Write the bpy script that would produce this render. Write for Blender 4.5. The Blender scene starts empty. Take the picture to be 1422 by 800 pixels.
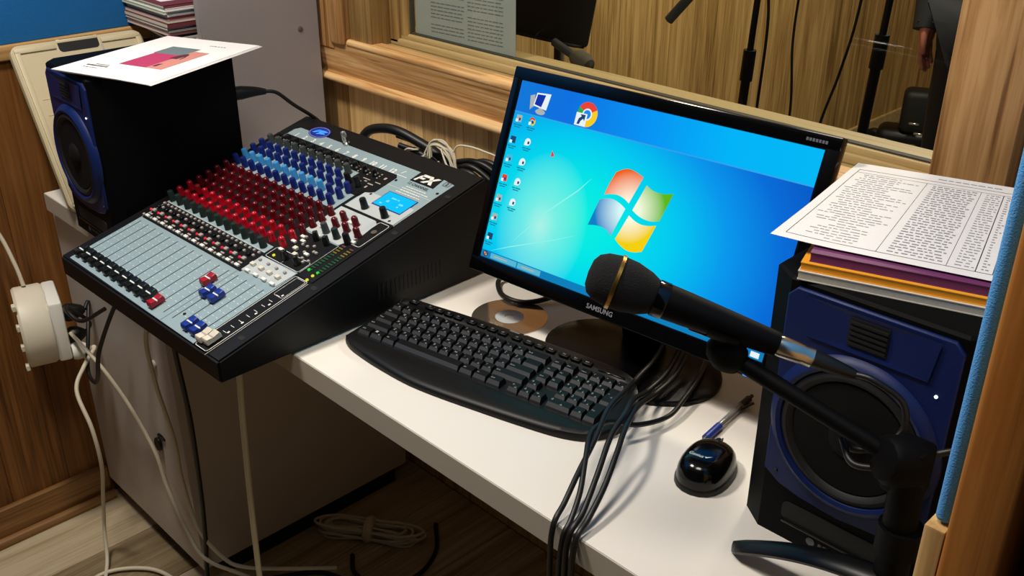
import bpy, bmesh, math, random
from mathutils import Matrix, Vector, Euler
random.seed(7)
C = bpy.context.scene.collection
SC = bpy.context.scene
R = math.radians

# ------------------------------------------------------------------ camera, world, lights, exposure
cam_d = bpy.data.cameras.new('camera'); cam = bpy.data.objects.new('camera', cam_d); C.objects.link(cam); SC.camera = cam
cam_d.sensor_fit = 'HORIZONTAL'; cam_d.sensor_width = 36.0; cam_d.lens = 1392.69 / 1422 * 36.0; cam_d.clip_start = 0.02
def cam_matrix(loc, pitch, yaw, roll):
    cy, sy = math.cos(yaw), math.sin(yaw)
    fwd = Vector((sy*math.cos(pitch), cy*math.cos(pitch), -math.sin(pitch)))
    right = Vector((cy, -sy, 0)); up = right.cross(fwd)
    r2 = math.cos(roll)*right + math.sin(roll)*up; u2 = -math.sin(roll)*right + math.cos(roll)*up
    m = Matrix((r2, u2, -fwd)).transposed().to_4x4(); m.translation = loc
    return m
cam.matrix_world = cam_matrix(Vector((0.5279, -0.6594, 0.7392)), 0.46236, -0.79382, 0.00312)
w = bpy.data.worlds.new('world'); SC.world = w; w.use_nodes = True
w.node_tree.nodes['Background'].inputs[0].default_value = (1.0, 0.90, 0.80, 1); w.node_tree.nodes['Background'].inputs[1].default_value = 0.018
def area(name, loc, rot, size, watts, col):
    d = bpy.data.lights.new(name, 'AREA'); d.shape = 'DISK'; d.size = size; d.energy = watts; d.color = col
    o = bpy.data.objects.new(name, d); o.location = loc; o.rotation_euler = rot; C.objects.link(o); return o
area('ceiling_lamp', (-0.90, -0.36, 1.66), (0, 0, 0), 0.26, 26.5, (1.0, 0.91, 0.79))
area('added_fill_lamp', (-0.02, -0.40, 1.66), (0, 0, 0), 0.5, 11.5, (1.0, 0.91, 0.79))  # unseen extra lamp, added to brighten the right side of the desk
area('studio_lamp', (-0.6, 2.3, 1.66), (0, 0, 0), 0.5, 52, (1.0, 0.88, 0.70))
SC.view_settings.view_transform = 'Standard'; SC.view_settings.look = 'None'
SC.view_settings.exposure = 0.0; SC.view_settings.gamma = 1.0; SC.view_settings.use_curve_mapping = False

# ------------------------------------------------------------------ materials
def lin(h):
    h = h.lstrip('#'); out = []
    for i in (0, 2, 4):
        v = int(h[i:i+2], 16)/255; out.append(v/12.92 if v <= .04045 else ((v+.055)/1.055)**2.4)
    return (*out, 1)
def mat(name, hexc, rough=.5, metal=0., spec=.5, bump=0., bscale=200., mottle=0., mscale=20., coat=0., trans=0., emit=None, es=1.):
    m = bpy.data.materials.new(name); m.use_nodes = True; nt = m.node_tree; b = nt.nodes['Principled BSDF']
    c = lin(hexc); b.inputs['Base Color'].default_value = c; b.inputs['Roughness'].default_value = rough
    b.inputs['Metallic'].default_value = metal; b.inputs['Specular IOR Level'].default_value = spec
    b.inputs['Coat Weight'].default_value = coat; b.inputs['Transmission Weight'].default_value = trans
    tc = nt.nodes.new('ShaderNodeTexCoord')
    if mottle:
        n = nt.nodes.new('ShaderNodeTexNoise'); n.inputs['Scale'].default_value = mscale; n.inputs['Detail'].default_value = 5
        nt.links.new(tc.outputs['Object'], n.inputs['Vector'])
        mx = nt.nodes.new('ShaderNodeMix'); mx.data_type = 'RGBA'
        mx.inputs['A'].default_value = tuple(x*(1-mottle) for x in c[:3])+(1,); mx.inputs['B'].default_value = tuple(min(1, x*(1+mottle)) for x in c[:3])+(1,)
        nt.links.new(n.outputs['Fac'], mx.inputs['Factor']); nt.links.new(mx.outputs['Result'], b.inputs['Base Color'])
    if bump:
        n = nt.nodes.new('ShaderNodeTexNoise'); n.inputs['Scale'].default_value = bscale; n.inputs['Detail'].default_value = 3
        nt.links.new(tc.outputs['Object'], n.inputs['Vector'])
        bp = nt.nodes.new('ShaderNodeBump'); bp.inputs['Strength'].default_value = bump; bp.inputs['Distance'].default_value = .001
        nt.links.new(n.outputs['Fac'], bp.inputs['Height']); nt.links.new(bp.outputs['Normal'], b.inputs['Normal'])
    if emit:
        b.inputs['Emission Color'].default_value = lin(emit); b.inputs['Emission Strength'].default_value = es
    return m
def emis(name, hexc, s=1.):
    m = bpy.data.materials.new(name); m.use_nodes = True; nt = m.node_tree; nt.nodes.clear()
    e = nt.nodes.new('ShaderNodeEmission'); e.inputs[0].default_value = lin(hexc); e.inputs[1].default_value = s
    o = nt.nodes.new('ShaderNodeOutputMaterial'); nt.links.new(e.outputs[0], o.inputs[0]); return m
def wood(name, dark, mid, light, axis='Z', s=1., rough=.45, vary=.25, knots=.6):
    m = bpy.data.materials.new(name); m.use_nodes = True; nt = m.node_tree; b = nt.nodes['Principled BSDF']; L = nt.links.new
    b.inputs['Roughness'].default_value = rough; b.inputs['Specular IOR Level'].default_value = .35
    tc = nt.nodes.new('ShaderNodeTexCoord'); oi = nt.nodes.new('ShaderNodeObjectInfo')
    ad = nt.nodes.new('ShaderNodeVectorMath'); ad.operation = 'MULTIPLY_ADD'; ad.inputs[1].default_value = (17, 31, 23)
    L(oi.outputs['Random'], ad.inputs[0]); L(tc.outputs['Object'], ad.inputs[2])
    def mp(a, bl):
        n = nt.nodes.new('ShaderNodeMapping'); v = [a*s]*3; v['XYZ'.index(axis)] = bl*s
        n.inputs['Scale'].default_value = v; L(ad.outputs[0], n.inputs['Vector']); return n
    def nz(v, sc, det, dist):
        n = nt.nodes.new('ShaderNodeTexNoise'); n.inputs['Scale'].default_value = sc; n.inputs['Detail'].default_value = det
        n.inputs['Distortion'].default_value = dist; L(v.outputs[0], n.inputs['Vector']); return n
    n1 = nz(mp(20, 1.1), 1.5, 5, knots*.6); n2 = nz(mp(110, 3.0), 1.8, 6, .2)
    # growth-ring lines from a stretched field
    wv = nt.nodes.new('ShaderNodeMath'); wv.operation = 'MULTIPLY'; wv.inputs[1].default_value = 34; L(n1.outputs['Fac'], wv.inputs[0])
    sn = nt.nodes.new('ShaderNodeMath'); sn.operation = 'SINE'; L(wv.outputs[0], sn.inputs[0])
    s1 = nt.nodes.new('ShaderNodeMath'); s1.operation = 'MULTIPLY_ADD'; s1.inputs[1].default_value = .045; L(sn.outputs[0], s1.inputs[0])
    L(n1.outputs['Fac'], s1.inputs[2])
    s2 = nt.nodes.new('ShaderNodeMath'); s2.operation = 'MULTIPLY_ADD'; s2.inputs[1].default_value = .7; L(n2.outputs['Fac'], s2.inputs[0]); L(s1.outputs[0], s2.inputs[2])
    rv = nt.nodes.new('ShaderNodeMath'); rv.operation = 'MULTIPLY_ADD'; rv.inputs[1].default_value = vary; L(oi.outputs['Random'], rv.inputs[0]); L(s2.outputs[0], rv.inputs[2])
    cr = nt.nodes.new('ShaderNodeValToRGB'); e = cr.color_ramp.elements
    e[0].position = .52; e[0].color = lin(dark); e[1].position = 1.25 if False else 1.0; e[1].color = lin(light)
    k = e.new(.78); k.color = lin(mid); k = e.new(.66); c1, c2 = lin(dark), lin(mid); k.color = tuple((a*.45+q*.55) for a, q in zip(c1, c2))
    sb = nt.nodes.new('ShaderNodeMath'); sb.operation = 'SUBTRACT'; sb.inputs[1].default_value = .12; L(rv.outputs[0], sb.inputs[0])
    L(sb.outputs[0], cr.inputs[0]); L(cr.outputs[0], b.inputs['Base Color'])
    bp = nt.nodes.new('ShaderNodeBump'); bp.inputs['Strength'].default_value = .25; bp.inputs['Distance'].default_value = .001
    L(s2.outputs[0], bp.inputs['Height']); L(bp.outputs[0], b.inputs['Normal'])
    return m
M = {}
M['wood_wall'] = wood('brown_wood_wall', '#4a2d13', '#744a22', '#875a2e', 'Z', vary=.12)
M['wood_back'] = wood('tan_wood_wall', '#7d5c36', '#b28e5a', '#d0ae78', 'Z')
M['wood_trim_x'] = wood('oak_trim_x', '#8a6034', '#d2a066', '#ecc48c', 'X', knots=2.2)
M['wood_trim_y'] = wood('oak_trim_y', '#83592e', '#a8804e', '#c29a66', 'Y')
M['wood_trim_z'] = wood('oak_trim_z', '#7d532b', '#b58550', '#cf9f68', 'Z', knots=2.0)
M['wood_sash_x'] = wood('sash_x', '#80673e', '#ad9360', '#c2a874', 'X')
M['wood_sash_z'] = wood('sash_z', '#7c6038', '#a5844f', '#b99a62', 'Z')
M['wood_studio'] = wood('studio_planks', '#785a30', '#b08c54', '#cba76c', 'Z', vary=.14)
M['wood_base'] = wood('baseboard_wood', '#5a3a1e', '#825c34', '#9a7244', 'Y')
M['wood_floor'] = wood('floor_oak', '#8a7656', '#ac9a7a', '#c0b094', 'Y', rough=.4)
M['wood_pine'] = wood('pine_post', '#94541c', '#a9682a', '#b87736', 'Z', s=1.2, knots=.3)
M['wood_pale'] = wood('pale_ledge', '#b08a58', '#d2ac74', '#e0bf8c', 'Z')
M['blue_felt'] = mat('blue_felt', '#1a78c4', .95, bump=.6, bscale=500, mottle=.08, mscale=8)
M['blue_fabric'] = mat('blue_fabric', '#62b4ff', .95, bump=.6, bscale=900)
M['desk'] = mat('desk_white', '#e9e4dc', .42, spec=.4, mottle=.02, mscale=6)
M['edge'] = mat('edge_band', '#b9b2a6', .5)
M['cab'] = mat('cabinet_grey', '#c3bab4', .5, mottle=.03, mscale=30)
M['leg'] = mat('leg_laminate', '#877e75', .55)
M['cream'] = mat('cream_edge', '#ded6b8', .5)
M['shelf'] = mat('shelf_grey', '#979090', .5, mottle=.03, mscale=120)
M['dark'] = mat('dark_void', '#070605', .7)
M['blk'] = mat('black_plastic', '#070708', .4, spec=.4)
M['blk_dull'] = mat('black_dull_metal', '#030304', .6, spec=.12)
M['blk_gloss'] = mat('black_gloss', '#050506', .14, spec=.4)
M['blk_base'] = mat('black_lacquer', '#040405', .25, spec=.2)
M['blk_print'] = mat('black_print', '#0c0c0e', .5, spec=.25)
M['blk_matte'] = mat('black_matte', '#0c0c0d', .6, bump=.2, bscale=900)
M['blk_steel'] = mat('black_painted_steel', '#09090b', .5, spec=.3, bump=.15, bscale=1200)
M['rubber'] = mat('cable_rubber', '#100f10', .45)
M['grey_plate'] = mat('grey_faceplate', '#8fa4ab', .4, spec=.4)
M['grey_plate2'] = mat('light_grey_plate', '#b9c0c2', .4)
M['white'] = mat('white_plastic', '#e6e6e0', .4)
M['ivory'] = mat('ivory_plastic', '#d9d2c0', .45, mottle=.04, mscale=40)
M['ivory_cable'] = mat('ivory_cable', '#cfc6b0', .5)
M['beige'] = mat('beige_plastic', '#c4b796', .5, mottle=.05, mscale=25, bump=.3, bscale=60)
M['paper'] = mat('paper', '#ece8e6', .8)
M['paper_grey'] = mat('grey_paper', '#b4b6ae', .8)
M['ink_faint'] = mat('ink_faint', '#7c7e7c', .8)
M['ink_soft'] = mat('ink_soft', '#8d8d92', .8)
M['ink'] = mat('ink', '#5c5c62', .8)
M['ink_dark'] = mat('ink_dark', '#25252a', .8)
M['k_grey'] = mat('knob_grey', '#3c4342', .38)
M['k_black'] = mat('knob_black', '#101214', .32)
M['k_green'] = mat('knob_charcoal_green', '#1c2c28', .4)
M['k_blue'] = mat('knob_navy', '#14246e', .3)
M['k_lblue'] = mat('knob_sky', '#3f95d6', .35)
M['k_dred'] = mat('knob_maroon', '#5c0a14', .22)
M['k_red'] = mat('knob_red', '#b00c20', .22)
M['f_red'] = mat('fader_red', '#a31225', .4)
M['f_blue'] = mat('fader_blue', '#12328e', .4)
M['b_tan'] = mat('button_grey', '#a9a09a', .5)
M['chrome'] = mat('chrome', '#cfc8bc', .25, metal=1.)
M['brass'] = mat('brass', '#b48a48', .35, metal=1.)
M['led_red'] = mat('led_red', '#d01838', .3, emit='#ff2040', es=.25)
M['led_green'] = mat('led_green', '#18522c', .3)
M['led_green_on'] = emis('led_green_lit', '#30e040', 1.)
M['led_yel'] = mat('led_amber', '#7c6a20', .3)
M['led_yel_on'] = emis('led_yellow_lit', '#e8e040', 1.)
M['led_white'] = emis('led_white_lit', '#e8f0ff', 3.)
M['led_blue'] = emis('led_blue_lit', '#2a80ff', 2.)
M['lcd'] = emis('lcd_cyan', '#14c4ff', 1.0)
M['lcd_txt'] = emis('lcd_text', '#7fe6ff', 1.0)
M['spk_blue'] = mat('speaker_blue', '#0d1f54', .45, spec=.3, bump=.15, bscale=900)
M['spk_black'] = mat('speaker_vinyl', '#020203', .65, spec=.12, bump=.2, bscale=800)
M['cone'] = mat('woofer_cone', '#0c0a09', .75, spec=.2, bump=.5, bscale=900)
M['cd'] = mat('cd_foil', '#c8b8a4', .12, metal=.9)
M['cd_green'] = mat('cd_sheen', '#2aa860', .2, metal=.6)
M['cap_grey'] = mat('cap_grey', '#5c5756', .6)
M['gasket'] = mat('gasket', '#3a382c', .7)
M['foam_grey'] = mat('grey_foam', '#57503f', .95)
M['nickel'] = mat('nickel', '#b8b2a8', .35)
M['mark_grey'] = mat('mark_grey', '#86868a', .5)
M['purple'] = mat('purple_cover', '#6d2c5e', .6); M['orange'] = mat('orange_cover', '#f2a21e', .6)
M['pages'] = mat('page_edges', '#cfc6b4', .8, mottle=.12, mscale=300)
M['pink'] = mat('pink_print', '#b23560', .7); M['teal_grey'] = mat('grey_print', '#69777a', .7); M['salmon'] = mat('salmon_print', '#c9857a', .7)
M['maroon'] = mat('maroon_cover', '#6e2f34', .6); M['rose'] = mat('rose_cover', '#a86a6e', .6); M['mint'] = mat('mint_cover', '#b8cdb8', .6); M['yellow'] = mat('yellow_sheet', '#d8d49a', .7)
M['sage'] = mat('grey_folder', '#a8a49c', .6)
M['skin'] = mat('skin', '#b86f5c', .55); M['jacket'] = mat('dark_jacket', '#26282e', .9, bump=.4, bscale=200); M['trouser'] = mat('dark_trousers', '#17181c', .9); M['hair'] = mat('dark_hair', '#140e0a', .6)
M['carpet'] = mat('grey_carpet', '#6e6c66', .95, bump=.8, bscale=300, mottle=.2, mscale=60)
M['foam'] = mat('foam', '#070606', .95, bump=.8, bscale=600)
M['clear'] = mat('clear_plastic', '#e8e8e8', .1, trans=.8)
M['ceiling'] = mat('ceiling_white', '#d8d2c6', .8)
# window glass: transparent pane with a mirror reflection
g = bpy.data.materials.new('window_glass'); g.use_nodes = True; nt = g.node_tree; nt.nodes.clear()
tr = nt.nodes.new('ShaderNodeBsdfTransparent'); tr.inputs[0].default_value = (.90, .92, .90, 1)
gl = nt.nodes.new('ShaderNodeBsdfGlossy'); gl.inputs['Roughness'].default_value = .02
fr = nt.nodes.new('ShaderNodeFresnel'); fr.inputs[0].default_value = 1.5
mx = nt.nodes.new('ShaderNodeMixShader'); o = nt.nodes.new('ShaderNodeOutputMaterial')
gb = nt.nodes.new('ShaderNodeNewGeometry'); ib = nt.nodes.new('ShaderNodeMath'); ib.operation = 'SUBTRACT'; ib.inputs[0].default_value = 1.0; nt.links.new(gb.outputs['Backfacing'], ib.inputs[1])
fm = nt.nodes.new('ShaderNodeMath'); fm.operation = 'MULTIPLY'; nt.links.new(fr.outputs[0], fm.inputs[0]); nt.links.new(ib.outputs[0], fm.inputs[1])
nt.links.new(fm.outputs[0], mx.inputs[0]); nt.links.new(tr.outputs[0], mx.inputs[1]); nt.links.new(gl.outputs[0], mx.inputs[2]); nt.links.new(mx.outputs[0], o.inputs[0])
M['glass'] = g

# ------------------------------------------------------------------ mesh helpers: everything is (verts, faces)
def box(x0, x1, y0, y1, z0, z1):
    v = [(x0,y0,z0),(x1,y0,z0),(x1,y1,z0),(x0,y1,z0),(x0,y0,z1),(x1,y0,z1),(x1,y1,z1),(x0,y1,z1)]
    return v, [(3,2,1,0),(4,5,6,7),(0,1,5,4),(1,2,6,5),(2,3,7,6),(3,0,4,7)]
def frombm(bm):
    bm.verts.index_update(); r = ([tuple(v.co) for v in bm.verts], [tuple(v.index for v in f.verts) for f in bm.faces]); bm.free(); return r
def bbox(x0, x1, y0, y1, z0, z1, b=.002, seg=2):
    bm = bmesh.new(); v, f = box(x0, x1, y0, y1, z0, z1); vs = [bm.verts.new(p) for p in v]
    for q in f: bm.faces.new([vs[i] for i in q])
    bmesh.ops.bevel(bm, geom=bm.edges[:], offset=b, segments=seg, affect='EDGES', profile=.5); return frombm(bm)
def join(*ms):
    V, F = [], []
    for v, f in ms:
        n = len(V); V += list(v); F += [tuple(i+n for i in q) for q in f]
    return V, F
def xf(m, T): return [tuple(T @ Vector(p)) for p in m[0]], m[1]
def T(x, y, z): return Matrix.Translation((x, y, z))
def RX(a): return Matrix.Rotation(a, 4, 'X')
def RY(a): return Matrix.Rotation(a, 4, 'Y')
def RZ(a): return Matrix.Rotation(a, 4, 'Z')
def area2(p): return sum(p[i][0]*p[(i+1) % len(p)][1]-p[(i+1) % len(p)][0]*p[i][1] for i in range(len(p)))
def prism(poly, z0, z1, cham=0.):
    if area2(poly) < 0: poly = poly[::-1]
    n = len(poly); rings = [(poly, z0)]
    if cham:
        cx = sum(p[0] for p in poly)/n; cy = sum(p[1] for p in poly)/n
        ins = []
        for i in range(n):
            a, b, c = Vector(poly[i-1]), Vector(poly[i]), Vector(poly[(i+1) % n])
            n1 = Vector((-(b-a).y, (b-a).x)); n2 = Vector((-(c-b).y, (c-b).x))
            n1 = n1.normalized() if n1.length else n1; n2 = n2.normalized() if n2.length else n2
            d = n1+n2; d = d.normalized() if d.length > 1e-6 else n1
            ins.append(tuple(b+d*cham))
        rings += [(poly, z1-cham), (ins, z1)]
    else: rings += [(poly, z1)]
    V = [(p[0], p[1], z) for r, z in rings for p in r]; F = [tuple(range(n))[::-1]]
    for k in range(len(rings)-1):
        for i in range(n): j = (i+1) % n; F.append((k*n+i, k*n+j, (k+1)*n+j, (k+1)*n+i))
    F.append(tuple((len(rings)-1)*n+i for i in range(n)))
    return V, F
def rrect(x0, x1, y0, y1, r, seg=5):
    out = []
    for cx, cy, a in ((x1-r, y1-r, 0), (x0+r, y1-r, 90), (x0+r, y0+r, 180), (x1-r, y0+r, 270)):
        for k in range(seg+1): t = R(a+90*k/seg); out.append((cx+r*math.cos(t), cy+r*math.sin(t)))
    return out
def ellipse(cx, cy, rx, ry, n=32, a=0):
    return [(cx+rx*math.cos(t)*math.cos(a)-ry*math.sin(t)*math.sin(a), cy+rx*math.cos(t)*math.sin(a)+ry*math.sin(t)*math.cos(a)) for t in [2*math.pi*k/n for k in range(n)]]
def lathe(prof, n=24):
    V, F = [], []; P = len(prof)
    for k in range(n):
        a = 2*math.pi*k/n
        for r, z in prof: V.append((r*math.cos(a), r*math.sin(a), z))
    for k in range(n):
        j = (k+1) % n
        for i in range(P-1): F.append((k*P+i, j*P+i, j*P+i+1, k*P+i+1))
    if prof[0][0] > 1e-6: F.append(tuple(k*P for k in range(n))[::-1])
    if prof[-1][0] > 1e-6: F.append(tuple(k*P+P-1 for k in range(n)))
    return V, F
def smooth(pts, sub=8):
    P = [Vector(p) for p in pts]; 
    if len(P) < 3: return P
    P = [2*P[0]-P[1]]+P+[2*P[-1]-P[-2]]; out = []
    for i in range(1, len(P)-2):
        for k in range(sub):
            t = k/sub; a, b, c, d = P[i-1], P[i], P[i+1], P[i+2]
            out.append(.5*((2*b)+(c-a)*t+(2*a-5*b+4*c-d)*t*t+(3*b-a-3*c+d)*t**3))
    out.append(P[-2]); return out
def tube(pts, r, n=10, sub=8, radii=None, curve=True):
    P = smooth(pts, sub) if curve else [Vector(p) for p in pts]
    V, F = [], []; up = None
    for i, p in enumerate(P):
        t = (P[min(i+1, len(P)-1)]-P[max(i-1, 0)]).normalized()
        if up is None: up = t.orthogonal().normalized()
        up = (up-t*up.dot(t)); up = up.normalized() if up.length > 1e-6 else t.orthogonal().normalized()
        s = t.cross(up); rr = radii[i] if radii else r
        for k in range(n):
            a = 2*math.pi*k/n; V.append(tuple(p+rr*(math.cos(a)*up+math.sin(a)*s)))
    for i in range(len(P)-1):
        for k in range(n): j = (k+1) % n; F.append((i*n+k, i*n+j, (i+1)*n+j, (i+1)*n+k))
    F.append(tuple(range(n))[::-1]); F.append(tuple((len(P)-1)*n+k for k in range(n)))
    return V, F
def aim(p, q):
    d = Vector(q)-Vector(p); m = d.to_track_quat('Z', 'Y').to_matrix().to_4x4(); m.translation = p; return m
def rod(p, q, r0, r1=None, n=16):
    L = (Vector(q)-Vector(p)).length; return xf(lathe([(r0, 0), (r0 if r1 is None else r1, L)], n), aim(p, q))
def text(body, size, shear=0., ax='CENTER', off=0., ext=.0002):
    c = bpy.data.curves.new('t', 'FONT'); c.body = body; c.size = size; c.align_x = ax; c.align_y = 'CENTER'; c.shear = shear; c.offset = off; c.resolution_u = 2
    o = bpy.data.objects.new('t', c); me = bpy.data.meshes.new_from_object(o)
    r = ([tuple(v.co) for v in me.vertices], [tuple(p.vertices) for p in me.polygons])
    bpy.data.objects.remove(o); bpy.data.curves.remove(c); bpy.data.meshes.remove(me); return r
def flat(polys):
    V, F = [], []
    for p in polys: n = len(V); V += [(q[0], q[1], q[2] if len(q) > 2 else 0) for q in p]; F.append(tuple(range(n, n+len(p))))
    return V, F
def rect(x0, x1, y0, y1): return [(x0, y0), (x1, y0), (x1, y1), (x0, y1)]

WL = {}
def add(name, m, material, parent=None, sm=True, kind=None, label=None, ang=38, T_=None):
    """one mesh object; verts are in scene space (T_ applied first), stored relative to the thing's base"""
    v, f = xf(m, T_) if T_ is not None else m
    base = WL.get(parent.name, Vector((0, 0, 0))) if parent else Vector((0, 0, 0))
    me = bpy.data.meshes.new(name); me.from_pydata([tuple(Vector(p)-base) for p in v], [], f); me.validate(); me.update()
    bm = bmesh.new(); bm.from_mesh(me); bmesh.ops.recalc_face_normals(bm, faces=bm.faces); bm.to_mesh(me); bm.free()
    if sm:
        for p in me.polygons: p.use_smooth = True
        me.set_sharp_from_angle(angle=R(ang))
    me.materials.append(material if not isinstance(material, str) else M[material])
    o = bpy.data.objects.new(name, me); C.objects.link(o)
    if parent: o.parent = parent; WL[o.name] = base
    else: WL[o.name] = Vector((0, 0, 0))
    if kind: o['kind'] = kind
    if label: o['label'] = label
    return o
def thing(name, label, cat, loc=(0, 0, 0), group=None):
    o = bpy.data.objects.new(name, None); o.empty_display_size = .05; C.objects.link(o); o.location = loc; WL[o.name] = Vector(loc)
    o['label'] = label; o['category'] = cat
    if group: o['group'] = group
    return o
def solo(name, m, material, label, cat, loc=(0, 0, 0), group=None, T_=None, sm=True):
    """a thing that is a single mesh, with its origin at loc"""
    v, f = xf(m, T_) if T_ is not None else m
    o = add(name, (v, f), material, sm=sm); L = Vector(loc)
    for q in o.data.vertices: q.co -= L
    o.location = loc; WL[o.name] = L; o['label'] = label; o['category'] = cat
    if group: o['group'] = group
    return o
def struct(name, m, material, sm=False):
    o = add(name, m, material, sm=sm); o['kind'] = 'structure'; return o
def inst(src, name, parent, mw):
    """a copy sharing mesh data, placed by a matrix in scene space"""
    o = src.copy(); o.name = name; C.objects.link(o); o.parent = parent
    o.matrix_basis = Matrix.Translation(-WL[parent.name]) @ mw; return o
def protomesh(name, m, material, sm=True, ang=38):
    me = bpy.data.meshes.new(name); me.from_pydata(m[0], [], m[1]); me.update()
    bm = bmesh.new(); bm.from_mesh(me); bmesh.ops.recalc_face_normals(bm, faces=bm.faces); bm.to_mesh(me); bm.free()
    if sm:
        for p in me.polygons: p.use_smooth = True
        me.set_sharp_from_angle(angle=R(ang))
    me.materials.append(M[material] if isinstance(material, str) else material); return me
def place(name, me, parent, mw):
    o = bpy.data.objects.new(name, me); C.objects.link(o); o.parent = parent
    o.matrix_basis = Matrix.Translation(-WL[parent.name]) @ mw; return o

# ------------------------------------------------------------------ room shell
ZF = -.79; YW = .62; XL = -1.55; ZC = 1.72
fl = struct('floor', box(XL-.3, 1.2, -1.6, YW, ZF-.06, ZF-.012), 'dark')
me = protomesh('plank', bbox(-.0955, .0955, -.6, .6, -.012, 0, .0015, 1), 'wood_floor', sm=False)
for i in range(14):
    for j in range(-1, 2):
        x = XL+.096+i*.192; y = -.9+j*1.2+(.45 if i % 2 else 0)
        if y-.6 < YW-.6 or True:
            y = min(y, YW-.6)
            place('plank', me, fl, T(x, y, ZF))
    if i > 11: break
wl = struct('wall_left', box(XL-.12, XL-.012, -1.6, YW, ZF-.06, ZC), 'dark')
yy = -1.6; k = 0
while yy < YW-.01:
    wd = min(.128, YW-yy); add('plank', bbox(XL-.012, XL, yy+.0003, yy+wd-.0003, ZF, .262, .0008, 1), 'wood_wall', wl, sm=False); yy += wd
add('blue_panel', bbox(XL-.012, XL+.004, -1.6, YW, .292, ZC, .003, 2), 'blue_felt', wl)
add('rail', bbox(XL-.012, XL+.010, -1.6, YW, .262, .292, .004, 3), 'wood_trim_y', wl)
bb = struct('baseboard_left', bbox(XL, XL+.016, -1.6, .02, ZF, ZF+.085, .004, 3), 'wood_base')
add('quarter_round', xf(tube([(XL+.026, -1.6, ZF+.008), (XL+.026, .02, ZF+.008)], .012, 12, curve=False), T(0, 0, 0)), 'wood_base', bb)
WX0, WX1, WZ0 = -1.21, .075, .245          # window opening (in the wall)
wb = struct('wall_back', join(box(XL-.12, 1.2, YW+.012, YW+.10, ZF-.06, WZ0-.03), box(XL-.12, WX0-.03, YW+.012, YW+.10, WZ0-.03, ZC), box(WX1+.03, 1.2, YW+.012, YW+.10, WZ0-.03, ZC), box(WX0-.03, WX1+.03, YW+.012, YW+.10, 1.25, ZC)), 'dark')
xx = XL; 
while xx < 1.19:
    wd = min(.1275, 1.2-xx)
    top = WZ0-.03 if (xx+wd > WX0-.02 and xx < WX1+.02) else ZC
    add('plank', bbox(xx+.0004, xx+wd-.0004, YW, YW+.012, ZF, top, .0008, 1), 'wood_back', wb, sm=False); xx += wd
struct('ceiling', box(XL-.12, 1.2, -1.6, 5.0, ZC, ZC+.05), 'ceiling')

# window: trim, reveal, sash, pane
wi = struct('window_1', box(WX0-.10, WX1+.05, YW-.002, YW+.001, .17, .171), 'wood_trim_x')
def profx(prof, x0, x1):   # extrude a (y,z) profile along x
    p = [(a, b) for a, b in prof]; v, f = prism(p, x0, x1); return [(q[2], q[0], q[1]) for q in v], f
Y0 = .575
nose = [(.61, .2625), (.592, .2625)] + [(.5885+.0075*math.cos(R(a)), .2550+.0075*math.sin(R(a))) for a in range(90, 271, 20)] + [(.592, .240)]
board = [(.5835, .250), (.5955, .180), (.62, .178), (.62, .262), (.60, .262)]
bead = [(.62, .163)] + [(.589+.011*math.cos(R(a)), .1705+.0085*math.sin(R(a))) for a in range(270, 80, -20)] + [(.62, .186)]
add('trim_board', profx(board, -1.345, WX1+.055), 'wood_trim_x', wi, ang=30)
add('trim_nose', profx(nose, -1.236, WX1+.055), 'wood_trim_x', wi, ang=40)
add('trim_bead', profx(bead, -1.347, WX1+.055), 'wood_trim_x', wi, ang=40)
add('trim_left', join(bbox(-1.345, -1.285, Y0+.008, YW, .235, 1.3, .004), bbox(-1.290, -1.240, Y0, YW, .25, 1.3, .006)), 'wood_trim_z', wi)
add('trim_right', bbox(.034, .130, Y0-.004, YW, .0, 1.3, .004), 'wood_trim_z', wi)
add('reveal_left', bbox(-1.235, -1.163, YW-.028, YW+.035, .247, 1.3, .002), 'wood_sash_z', wi)
add('sill', bbox(-1.235, .05, YW-.018, YW+.03, .235, .2475, .002), 'wood_sash_x', wi)
add('sill_step', bbox(-1.163, .05, YW+.004, YW+.03, .2475, .258, .002), 'wood_sash_x', wi)
add('sash_rail', join(bbox(-1.163, .05, YW+.022, YW+.05, .258, .272, .003), bbox(-1.163, .05, YW+.030, YW+.05, .270, .2835, .003)), 'wood_sash_x', wi)
add('sash_stile', join(bbox(-1.163, -1.135, YW+.022, YW+.05, .262, 1.3, .003), bbox(-1.137, -1.112, YW+.029, YW+.05, .278, 1.3, .003)), 'wood_sash_z', wi)
add('gasket', join(box(-1.113, .05, YW+.036, YW+.047, .2835, .2862), box(-1.113, -1.109, YW+.036, YW+.047, .2835, 1.3)), 'gasket', wi)
add('pane', box(-1.111, .05, YW+.039, YW+.043, .284, 1.3), 'glass', wi, sm=False)
add('sash_outer_rail', box(-1.19, .12, YW+.05, YW+.10, .20, .281), 'wood_sash_x', wi)

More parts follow.
